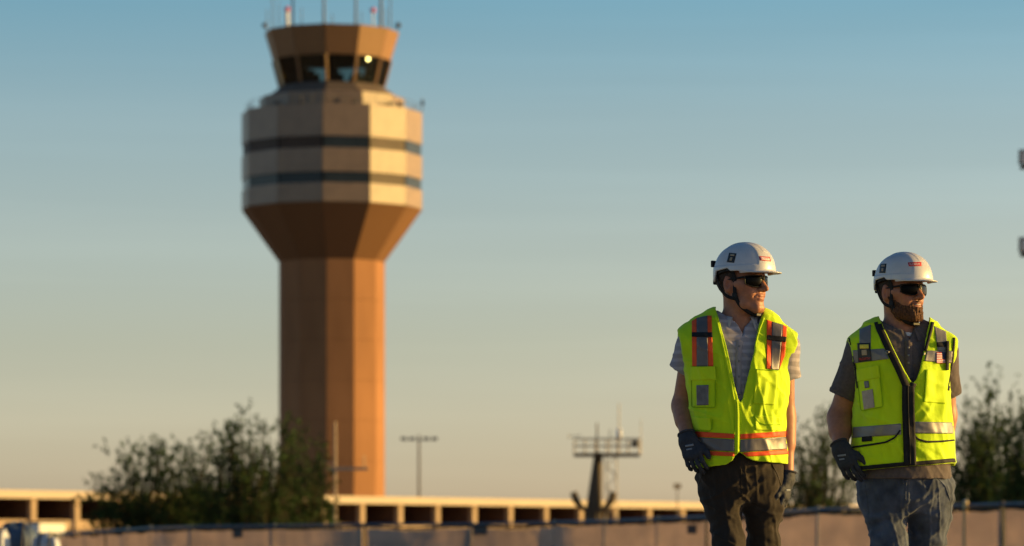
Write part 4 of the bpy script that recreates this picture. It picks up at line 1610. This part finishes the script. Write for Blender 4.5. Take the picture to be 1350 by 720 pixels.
    def vest(P):
        b = loft(turn(P), *VS, p=2.1)
        for a, c, ra, rb in VSH:
            b = smin(b, rcone(P, a, c, ra, rb), .05)
        f = np.abs(b) - .0042
        z = P[:, 2]
        # armholes
        f = smax(f, np.interp(z, lz_, lx_) - P[:, 0], .003)
        f = smax(f, P[:, 0] - np.interp(z, rz_, rx_), .003)
        # front opening
        L_, R_ = np.interp(z, oz, ol), np.interp(z, oz, orr)
        inside = np.minimum(P[:, 0] - L_, R_ - P[:, 0])
        fr = np.where(P[:, 1] < cfg.get('front_y', .0), inside, -1.0)
        f = smax(f, fr, .003)
        # neck hole behind
        nk = nw - np.sqrt(((P[:, 0] - nx_)) ** 2 + (np.maximum(nz0 - z, 0) * 1.3) ** 2)
        f = smax(f, np.where(P[:, 1] >= cfg.get('front_y', .0), nk, -1.0), .003)
        hz = np.interp(P[:, 0], hx_, hz_)
        hz = np.where(P[:, 1] < 0.02, hz, cfg['back_hem'])
        f = smax(f, hz - z, .003)
        return f
    V, Fq = implicit(vest, (-.30, -.24, cfg['back_hem'] - .05), (.30, .24, nb[0][2] + .09), .0034, slack=2.2)
    V = relax(V, Fq, 1, .4)
    ctr = np.array((0, .02))
    rad = V[:, :2] - ctr
    rad = rad / (np.linalg.norm(rad, axis=1, keepdims=True) + 1e-6)
    dsp = .0065 * (fbm(V * np.array((13, 11, 5.0)) + cfg['seed'], 2) + .3) + .0016 * fbm(V * np.array((42, 40, 16)) + 5, 2) + .0050 * creases(V, (1, 0, .25), (-.25, 0, 1), 15, 3.6, cfg['seed'] + 2) + .0040 * creases(V, (.5, 0, 1), (1, 0, -.5), 13, 4, cfg['seed'] + 6)
    pxv = (V[:, 0] + p.X0) / (p.Y0 + V[:, 1]) * F_PX + 675
    pyv = HOR - (V[:, 2] - CAM_Z) / (p.Y0 + V[:, 1]) * F_PX
    front = np.clip((.03 - V[:, 1]) / .05, 0, 1)
    for (x0, y0, x1, y1, w_, am) in cfg['folds']:
        ab = np.array((x1 - x0, y1 - y0), float)
        t = np.clip(((pxv - x0) * ab[0] + (pyv - y0) * ab[1]) / (ab @ ab), 0, 1)
        dd = np.hypot(pxv - x0 - t * ab[0], pyv - y0 - t * ab[1])
        dsp += am * np.exp(-(dd / w_) ** 2) * np.sin(np.pi * np.clip(t * .9 + .05, 0, 1)) ** .5 * front
    V[:, :2] += rad * dsp[:, None]
    ves = link('vest', np_mesh('vest', V, Fq), m_lime, root, smooth=True)
    vb = bvh_of(V, Fq)
    return root, ves, vb, shirt_o, shirt_bvh, tr_o, tr_bvh
# ------------------------------------------------------------------ the two workers
def lerp2(a, b, t): return (a[0] + (b[0] - a[0]) * t, a[1] + (b[1] - a[1]) * t)
def subquad(c, u0, v0, u1, v1):
    def pt(u, v): return lerp2(lerp2(c[0], c[1], u), lerp2(c[3], c[2], u), v)
    return [pt(u0, v0), pt(u1, v0), pt(u1, v1), pt(u0, v1)]
def sticker(c):
    def go(p, hb, hel):
        p.quad('sticker', c, hb, m_stk, hel, off=.0012, thick=.001)
        p.quad('sticker_print', subquad(c, .22, .10, .80, .30), hb, m_stk2, hel, off=.0018, thick=.0005)
        p.quad('sticker_print', subquad(c, .30, .45, .62, .80), hb, m_stk2, hel, off=.0018, thick=.0005)
    return go
def brand(c, inv):
    def go(p, hb, hel):
        p.quad('label', c, hb, m_redl, hel, off=.0012, thick=.001)
        if inv:
            p.quad('label_panel', subquad(c, .10, .22, .90, .78), hb, m_whitel, hel, off=.0018, thick=.0005)
            p.text('McCARTHY', subquad(c, .15, .32, .85, .68), hb, m_redl, hel, off=.0024)
        else:
            p.text('McCARTHY', subquad(c, .10, .24, .90, .76), hb, m_whitel, hel, off=.0020)
    return go

# ---- nearer worker
Y1 = 14.9
p1 = Person((968 - 675) / F_PX * Y1, Y1)
q = p1.q
vest1 = [(424, 930, 1018, .07, .01), (440, 901, 1046, .100, .005), (455, 900, 1048, .118), (475, 903, 1046, .130), (500, 905, 1043, .138), (530, 909, 1037, .138), (560, 912, 1034, .138), (600, 915, 1038, .142), (640, 917, 1041, .145)]
tor1 = [(426, 934, 1014, .06, .01), (440, 908, 1040, .086, .005), (455, 906, 1042, .104), (475, 909, 1040, .116), (500, 910, 1037, .122), (530, 915, 1031, .122), (560, 918, 1028, .122), (600, 921, 1030, .122), (628, 922, 1030, .118)]
x977 = p1.xx(977)
z446, z412 = p1.zx(447), p1.zx(412)
cfg1 = dict(
    label='slimmer clean-shaven worker in lime vest with orange-edged tapes and white helmet',
    yaw=50, head=q(977, 375, -.01), jaw=.97, stubble=.12, tyaw=17, tone=1.0, seed=1.7,
    torso=tor1,
    shoulders=[(q(950, 429, .01), q(915, 450, .005), .046, .052), (q(1000, 431, .01), q(1032, 457, .005), .046, .052), (q(950, 430, .015), q(1000, 431, .015), .046, .046)],
    arms=[dict(pts=[q(915, 453, 0), q(899, 533, .07), q(907, 580, -.10)], rad=[.046, .037, .0265]),
          dict(pts=[q(1032, 459, 0), q(1036, 545, .05), q(1037.5, 632, .02)], rad=[.045, .0345, .0255])],
    sleeves=[(q(916, 451, 0), q(897, 489, .03), .060, .050), (q(1032, 457, 0), q(1040, 499, .03), .060, .046)],
    legs=[dict(pts=[q(948, 630, 0), q(953, 668, -.03), q(958.5, 715, -.07), q(962, 776, -.14), q(964, 912, -.08)], rad=[.067, .058, .047, .046, .043]),
          dict(pts=[q(1003, 630, 0), q(1006, 668, .02), q(1006, 715, .05), q(1005, 776, .08), q(1000, 912, .26)], rad=[.067, .057, .048, .046, .043])],
    neck=(q(973, 426, .022), .056),
    shirt_mat=m_polo1, collar_mat=m_coll1, collar_c=q(974, 421, .008).astype(float), collar_r=.061, collar_gap=30, collar_tilt=6,
    placket=lambda P: np.maximum(np.abs(P[:, 0] - x977) - .026 * (P[:, 2] - z446) / (z412 - z446), P[:, 1]) * .8,
    shirt_hem=p1.zx(600), pelvis=[(600, 923, 1029, .120), (630, 923, 1028, .120), (648, 926, 1025, .110), (660, 935, 1017, .085)],
    waist_z=p1.zx(594), ankle_z=.10, crotch_x=p1.xx(978), pant_mat=m_pant,
    hands=[dict(d=(.030, -.055, -.125), t=(1, -.45, .1), side=-1, scale=.93, curl=(16, 34, 28), thumb=(.42, .05, .9), print=[([(903, 587), (914, 585), (914.5, 587.5), (903.5, 589.5)], None), ([(904.5, 592), (912, 590.5), (912.5, 592.5), (905, 594)], None)]),
           dict(d=(-.010, -.02, -.14), t=(-.35, -1, 0), side=1, scale=.96, curl=(16, 34, 26), thumb=(.3, .3, .9), print=[([(1036, 645), (1045, 645), (1045, 647.5), (1036, 647.5)], None)])],
    helmet_marks=[sticker([(961.3, 333.2), (970.9, 334.1), (967.7, 346.6), (957.9, 345.6)]), brand([(1000.7, 337.8), (1014.9, 338.7), (1016.7, 344.8), (1002, 343.3)], True)],
    strap_tail=True,
    vest=vest1,
    vest_shoulders=[(q(950, 428, .01), q(915, 449, .005), .058, .064), (q(1000, 430, .01), q(1032, 456, .005), .058, .064), (q(950, 429, .02), q(1000, 430, .02), .058, .058)],
    arm_l=[(400, 890), (428, 896), (450, 899), (480, 904), (505, 903), (530, 897), (560, 870), (700, 850)],
    arm_r=[(400, 1060), (432, 1051), (455, 1049), (480, 1044.5), (505, 1043.5), (530, 1046), (560, 1070), (700, 1090)],
    opening=[(395, 945, 1007), (413, 945, 1005), (440, 951, 997), (480, 960, 987), (515, 967, 979), (528, 970, 976), (536, 974, 970), (598, 974, 970), (603, 970, 975), (612, 965, 979), (630, 955, 988)],
    hem=[(880, 619), (925, 618), (955, 614), (963, 609), (967, 602), (972, 598), (977, 601), (981, 605), (990, 609), (1015, 611), (1037, 612), (1070, 612)],
    back_hem=p1.zx(612), vneck=(975, 31, 420),
    folds=[(1010, 500, 996, 560, 3.5, .008), (1000, 492, 983, 545, 3, .006), (1022, 495, 1014, 565, 3.5, .007), (1031, 520, 1012, 575, 3.5, .007), (992, 540, 1004, 566, 3, -.005),
           (920, 545, 962, 558, 4, .005), (949, 470, 957, 540, 4, .006), (913, 535, 930, 578, 4, .005), (1016, 540, 1030, 566, 3, -.006), (985, 560, 1010, 568, 3, .004), (930, 603, 960, 606, 3, .004), (1005, 600, 1012, 612, 4, .007), (1026, 600, 1030, 612, 4, .006), (940, 602, 944, 618, 4, .006)],
)
root1, ves, vb, sh_o, sh_b, tr_o, tr_b = build_person(p1, cfg1)
# shoulder tapes: orange, silver, orange, with a black cross strip
L = lambda x0, x1, y0, y1, s=0: [(x0 + s * 0, y0), (x1, y0), (x1 - s, y1), (x0 - s, y1)]
p1.quad('orange_trim', [(912, 423), (918.5, 419), (918.5, 483), (912.5, 483)], vb, m_or, ves)
p1.quad('reflective_tape', [(918.5, 419), (932.5, 416), (933.5, 483), (918.5, 483)], vb, m_tape, ves, off=.004)
p1.quad('orange_trim', [(932.5, 416), (938, 416), (940.5, 483), (933.5, 483)], vb, m_or, ves)
p1.quad('cross_strip', [(912, 438), (939, 438), (939.5, 444.5), (912, 444)], vb, m_blk, ves, off=.006)
p1.quad('orange_trim', [(1011, 421.5), (1018, 424), (1016.5, 487), (1010.5, 486)], vb, m_or, ves)
p1.quad('reflective_tape', [(1018, 424), (1032, 428), (1027, 488), (1016.5, 487)], vb, m_tape, ves, off=.004)
p1.quad('orange_trim', [(1032, 428), (1037.5, 431), (1035, 468), (1027, 488)], vb, m_or, ves)
p1.quad('cross_strip', [(1011.5, 441.5), (1037, 444), (1036, 451), (1011, 448)], vb, m_blk, ves, off=.006)
# chest pocket with flap and clear window
po = p1.quad('pocket', [(911.5, 498), (943, 498), (943, 537), (913, 536)], vb, m_lime, ves, off=.005, thick=.006)
p1.quad('pocket_flap', [(910.5, 483.5), (943, 483), (943.5, 500.5), (910.5, 501.5)], vb, m_lime2, ves, off=.010, thick=.008)
p1.quad('id_window', [(918, 508), (934, 507.5), (934, 534), (918.5, 534.5)], vb, m_idw, ves, off=.0085, thick=.004)
p1.ribbon('seam', [(911.5, 483), (911.5, 537), (943, 537.5), (943.5, 483)], .9, vb, m_seam, ves, off=.0065)
p1.quad('pocket', [(997, 487), (1026, 489), (1022, 534), (993, 532)], vb, m_lime2, ves, off=.004, thick=.004)
p1.ribbon('seam', [(997, 487), (1026, 489)], 1.2, vb, m_seam, ves, off=.006)
# lower pockets
p1.quad('pocket', [(912, 549), (936, 551), (939, 568), (912, 566)], vb, m_lime2, ves, off=.004, thick=.005)
p1.ribbon('seam', [(912, 567), (934, 569), (939, 566), (939, 553)], 1.0, vb, m_seam, ves, off=.006)
p1.quad('pocket', [(995, 548), (1028, 550), (1031, 568), (996, 567)], vb, m_lime2, ves, off=.004, thick=.005)
p1.ribbon('seam', [(995, 549), (1000, 557), (1010, 560), (1030, 560)], 1.0, vb, m_seam, ves, off=.006)
# waist tapes
for y0, y1, m_, o_, nm in ((569.5, 577, m_or, .0035, 'orange_trim'), (577, 594, m_tape, .0045, 'reflective_tape'), (594, 600.5, m_or, .0035, 'orange_trim')):
    p1.quad(nm, [(905, y0 - 1.5), (968, y0 + 2.5), (968, y1 + 1.2), (905, y1 - 1.5)], vb, m_, ves, off=o_)
    p1.quad(nm, [(976, y0 + 3), (1046, y0 - 2), (1046, y1 - 2), (976, y1 + 2)], vb, m_, ves, off=o_)
p1.ribbon('zip_placket', [(970.5, 527), (972, 545), (972, 600)], 5.5, vb, m_lime2, ves, off=.005)
p1.ribbon('zip', [(971.5, 530), (972.3, 545), (972.3, 600)], 1.2, vb, m_seam, ves, off=.0075)
p1.ribbon('edge_binding', [(943.5, 416), (949.5, 440), (958.5, 480), (965.5, 515), (968, 528)], 2.6, vb, m_lime2, ves, off=.003)
p1.ribbon('edge_binding', [(1007, 419), (999, 440), (989, 480), (981, 515), (978, 528)], 2.6, vb, m_lime2, ves, off=.003)
# shirt placket, trousers seams
p1.ribbon('placket', [(975, 449), (974, 470), (973, 520)], 8, sh_b, mat('grey_polo_placket', (0.30, 0.27, 0.29), .85, .2), sh_o, off=.0025)
for y in (455, 475, 495):
    o = p1.quad('button', [(973.3, y), (976, y), (976, y + 2.7), (973.3, y + 2.7)], sh_b, m_btn, sh_o, off=.005)
p1.ribbon('fly_seam', [(977, 618), (977.5, 640), (978, 652)], 1.4, tr_b, m_pant, tr_o, off=.0015)
p1.ribbon('pocket_seam', [(932, 612), (926, 625), (920.5, 640)], 1.6, tr_b, m_pant, tr_o, off=.0015)
p1.ribbon('pocket_seam', [(1018, 612), (1025, 625), (1030, 640)], 1.6, tr_b, m_pant, tr_o, off=.0015)

# ---- farther, bearded worker
Y2 = 15.7
p2 = Person((1189 - 675) / F_PX * Y2, Y2)
q = p2.q
vest2 = [(430, 1148, 1230, .08, .01), (448, 1120, 1258, .110, .005), (470, 1122, 1257, .135), (500, 1128, 1254, .147), (530, 1129, 1251, .153, -.004), (560, 1125, 1252, .160, -.008), (600, 1122, 1254, .164, -.010), (650, 1120, 1257, .166, -.010)]
tor2 = [(432, 1152, 1226, .07, .01), (448, 1127, 1251, .096, .005), (470, 1128, 1251, .121), (500, 1133, 1249, .132), (530, 1134, 1246, .138, -.004), (560, 1130, 1247, .145, -.008), (600, 1128, 1250, .149, -.010), (622, 1128, 1253, .160, -.010), (645, 1128, 1254, .162, -.010)]
xv2 = p2.xx(1196)
z2b, z2t = p2.zx(450), p2.zx(425)
cfg2 = dict(
    label='bearded heavier worker in lime vest with black trim, jeans and white helmet',
    yaw=40, head=q(1187, 386, -.01), jaw=1.06, stubble=.5, tyaw=14, tone=.97, seed=4.2, beard=True, mouth=.0034, hscale=1.02,
    torso=tor2,
    shoulders=[(q(1165, 441, .01), q(1138, 462, .005), .050, .054), (q(1212, 441, .01), q(1240, 462, .005), .050, .054), (q(1165, 442, .015), q(1212, 442, .015), .050, .050)],
    arms=[dict(pts=[q(1137, 466, 0), q(1107, 549, .06), q(1109, 592, -.10)], rad=[.060, .047, .031]),
          dict(pts=[q(1241, 466, 0), q(1247, 545, .07), q(1240, 608, .08)], rad=[.056, .042, .030])],
    sleeves=[(q(1137, 464, 0), q(1111, 523, .035), .067, .060), (q(1241, 464, 0), q(1251, 521, .05), .066, .052)],
    legs=[dict(pts=[q(1163, 643, 0), q(1168, 680, -.03), q(1172.5, 715, -.07), q(1176, 774, -.14), q(1178, 900, -.08)], rad=[.080, .069, .058, .054, .050]),
          dict(pts=[q(1224, 643, 0), q(1224, 680, .02), q(1222.5, 715, .05), q(1220, 774, .08), q(1216, 900, .26)], rad=[.080, .069, .060, .054, .050])],
    neck=(q(1188, 440, .022), .066),
    shirt_mat=m_polo2, collar_mat=m_polo2, collar_c=q(1190, 436, .006).astype(float), collar_r=.070, collar_gap=24, collar_tilt=4,
    placket=lambda P: np.maximum(np.abs(P[:, 0] - xv2) - .030 * (P[:, 2] - z2b) / (z2t - z2b), P[:, 1]) * .8,
    shirt_hem=p2.zx(632), pelvis=[(600, 1136, 1245, .138, -.006), (632, 1133, 1251, .140, -.006), (645, 1132, 1253, .140), (662, 1133, 1253, .135), (676, 1142, 1244, .10)],
    waist_z=p2.zx(604), ankle_z=.10, crotch_x=p2.xx(1194), pant_mat=m_jean,
    hands=[dict(d=(.050, -.055, -.135), t=(1, -.5, .15), side=-1, scale=.98, curl=(14, 32, 26), thumb=(.5, .05, .85), print=[([(1104, 600), (1115, 598.5), (1115.5, 601), (1104.5, 602.5)], None), ([(1106, 605), (1113, 604), (1113.5, 606), (1106.5, 607)], None)]),
           dict(d=(0, -.02, -.14), t=(-.35, -1, 0), side=1, scale=1.04)],
    helmet_marks=[sticker([(1160.3, 348), (1168.7, 347.5), (1167.2, 360), (1159, 360)]), brand([(1196.8, 346), (1214.4, 345.3), (1215.3, 350.8), (1198.3, 351.1)], False)],
    vest=vest2,
    vest_shoulders=[(q(1165, 440, .01), q(1138, 461, .005), .060, .066), (q(1212, 440, .01), q(1240, 461, .005), .060, .066), (q(1165, 441, .02), q(1212, 441, .02), .060, .060)],
    arm_l=[(400, 1108), (443, 1117), (465, 1121), (490, 1127), (515, 1129), (540, 1120), (565, 1090), (700, 1080)],
    arm_r=[(400, 1270), (443, 1260.5), (465, 1258.5), (490, 1256), (515, 1252), (540, 1256), (570, 1290), (700, 1300)],
    opening=[(410, 1158, 1224), (428, 1160, 1222), (460, 1173, 1215), (490, 1187, 1207), (503, 1194, 1202), (510, 1200, 1196), (700, 1200, 1196)],
    hem=[(1100, 622), (1137, 621.5), (1195, 616), (1205, 616), (1254, 611.5), (1280, 611)],
    back_hem=p2.zx(614), vneck=(1190, 34, 434),
    folds=[(1135, 545, 1182, 560, 4, .006), (1140, 600, 1175, 612, 4, .005), (1208, 520, 1228, 545, 4, .007), (1232, 528, 1212, 556, 4, .006), (1215, 595, 1235, 612, 4, .006), (1246, 520, 1238, 555, 4, .006),
           (1165, 485, 1180, 540, 5, .005), (1236, 590, 1246, 612, 4, .006), (1150, 575, 1180, 580, 3, -.004)],
)
root2, ves, vb, sh_o, sh_b, tr_o, tr_b = build_person(p2, cfg2)
# vertical shoulder tapes and horizontal chest tapes
p2.quad('reflective_tape', [(1133, 434), (1148, 428), (1148, 462), (1133, 462)], vb, m_tape2, ves)
p2.quad('reflective_tape', [(1124, 462), (1166, 459.5), (1172, 473), (1126, 479)], vb, m_tape2, ves, off=.004)
p2.quad('reflective_tape', [(1232, 430), (1247, 437), (1250, 464), (1236, 462)], vb, m_tape2, ves)
p2.quad('reflective_tape', [(1222, 462), (1256, 463), (1255, 479), (1219, 476)], vb, m_tape2, ves, off=.004)
# badge
cB = [(1130, 452.5), (1147.5, 452), (1149, 476), (1131.5, 477.5)]
p2.quad('badge', cB, vb, m_stk, ves, off=.007, thick=.004)
p2.quad('badge_print', subquad(cB, .18, .08, .85, .30), vb, m_yel, ves, off=.0085, thick=.001)
p2.quad('badge_print', subquad(cB, .30, .36, .70, .66), vb, m_stk2, ves, off=.0085, thick=.001)
p2.text('McCARTHY', subquad(cB, .08, .78, .94, .92), vb, m_redl, ves, off=.009)
# flag patch
cF = [(1234.5, 464.5), (1246.5, 464.5), (1246.5, 479), (1234.5, 479)]
def flagm(u, v):
    if u > .55 and v < .54:
        return 2
    return 0 if int(min(v, .999) * 13) % 2 == 0 else 1
p2.quad('flag_patch', cF, vb, None, ves, nu=12, nv=14, off=.007, thick=.003, mats=[m_redl, m_whitel, m_navy], fmat=flagm, smooth=False)
# microphone tab
p2.quad('radio_tab', [(1235, 451), (1250, 451), (1250, 457), (1235, 457)], vb, m_blk, ves, off=.008, thick=.005)
p2.quad('radio_tab', [(1247.5, 449.5), (1251.5, 449.5), (1251, 488), (1247, 488)], vb, m_blk, ves, off=.012, thick=.008)
# grommets
for cx_, cy_ in ((1169.5, 464), (1216.8, 466)):
    pts = [(cx_ + 2.6 * math.cos(a), cy_ + 2.6 * math.sin(a)) for a in np.linspace(0, 2 * math.pi, 17)]
    p2.ribbon('grommet', pts, 1.3, vb, m_brass, ves, off=.007)
# pockets
p2.quad('pocket_flap', [(1129, 487), (1158, 481), (1160, 498), (1130, 503)], vb, m_lime2, ves, off=.010, thick=.008)
p2.quad('pocket', [(1131, 501), (1160, 497), (1164, 536), (1135, 542)], vb, m_lime2, ves, off=.005, thick=.005)
p2.quad('id_card', [(1136, 516), (1150.5, 513), (1153, 537), (1139, 540)], vb, m_card, ves, off=.009, thick=.003)
p2.quad('id_card_photo', [(1139, 503), (1145, 502), (1146, 511), (1140, 512)], vb, m_idw, ves, off=.009, thick=.003)
p2.ribbon('seam', [(1130.5, 500), (1135, 542), (1164.5, 536), (1160, 497)], 1.0, vb, m_seam, ves, off=.0065)
p2.quad('pocket', [(1222, 487), (1252, 489), (1247, 532), (1219, 530)], vb, m_lime2, ves, off=.005, thick=.005)
p2.ribbon('seam', [(1222, 487), (1219, 530)], 1.0, vb, m_seam, ves, off=.0065)
# waist tape
p2.quad('reflective_tape', [(1121, 563.5), (1188, 558.5), (1188, 573), (1121, 577.5)], vb, m_tape2, ves, off=.004)
p2.quad('reflective_tape', [(1203, 556), (1262, 557), (1262, 572), (1203, 571)], vb, m_tape2, ves, off=.004)
# black trims
p2.ribbon('black_binding', [(1157, 424), (1159, 432), (1172, 460), (1186.5, 490), (1195.5, 511)], 9.5, vb, m_blk, ves, off=.005)
p2.ribbon('black_binding', [(1228, 424), (1226, 432), (1218.5, 460), (1210.5, 490), (1202, 511)], 8.5, vb, m_blk, ves, off=.005)
p2.ribbon('zip_placket', [(1197.5, 509), (1197.5, 540), (1199, 580), (1200, 619)], 16.5, vb, m_blk, ves, off=.006, n=7)
p2.ribbon('zip', [(1197, 508), (1197.3, 540), (1199.3, 580), (1200, 612)], 1.6, vb, m_blk, ves, off=.009)
p2.ribbon('black_binding', [(1118.5, 444), (1122.5, 465), (1128.5, 490), (1130.5, 512)], 2.6, vb, m_blk, ves, off=.004)
p2.ribbon('black_binding', [(1258.5, 445), (1257, 465), (1254.5, 490), (1250.5, 515)], 2.6, vb, m_blk, ves, off=.004)
p2.ribbon('hem_binding', [(1115, 618.5), (1137, 618), (1195, 612.5), (1205, 612.5), (1254, 608), (1270, 608)], 7.5, vb, m_blk, ves, off=.004, n=5)
p2.ribbon('pocket_piping', [(1112, 592), (1125, 589.5), (1150, 586), (1168, 583), (1180, 577), (1187, 567)], 2.4, vb, m_blk, ves, off=.005)
p2.ribbon('pocket_piping', [(1203, 571), (1210, 579), (1222, 582.5), (1240, 582), (1262, 580)], 2.4, vb, m_blk, ves, off=.005)
p2.quad('maker_tag', [(1136, 576), (1149.5, 575), (1149.5, 581.5), (1136, 582.5)], vb, m_blk, ves, off=.007)
# polo placket and buttons, white undershirt
p2.ribbon('placket', [(1198, 449), (1198, 470), (1199, 500)], 9.5, sh_b, m_polo2, sh_o, off=.0035)
for y in (457, 467, 477):
    p2.quad('button', [(1196.5, y), (1199.2, y), (1199.2, y + 2.6), (1196.5, y + 2.6)], sh_b, m_btn, sh_o, off=.006)
n2 = cfg2['neck'][0]
def tee(P):
    d = np.hypot(P[:, 0] - p2.xx(1192), P[:, 1] - .005)
    return np.maximum(np.maximum(np.abs(d - .070) - .003, np.abs(P[:, 2] - p2.zx(443) + .35 * (P[:, 1] + .06)) - .009), np.abs(P[:, 0] - p2.xx(1196)) - .022)
V, Fq = implicit(tee, (-.12, -.12, p2.zx(455)), (.14, .12, p2.zx(415)), .003, slack=3)
link('undershirt', np_mesh('undershirt', V, Fq), m_tee, root2, smooth=True)
p2.ribbon('fly_seam', [(1196, 628), (1194, 645), (1194, 660)], 1.6, tr_b, m_jean, tr_o, off=.0015)
p2.ribbon('belt_loop', [(1190, 626), (1190, 638)], 3, tr_b, m_jean, tr_o, off=.004)
p2.ribbon('pocket_seam', [(1140, 640), (1143, 660), (1145, 685)], 1.6, tr_b, m_jean, tr_o, off=.0015)
p2.ribbon('pocket_seam', [(1232, 626), (1246, 640), (1253, 660)], 1.6, tr_b, m_jean, tr_o, off=.0015)
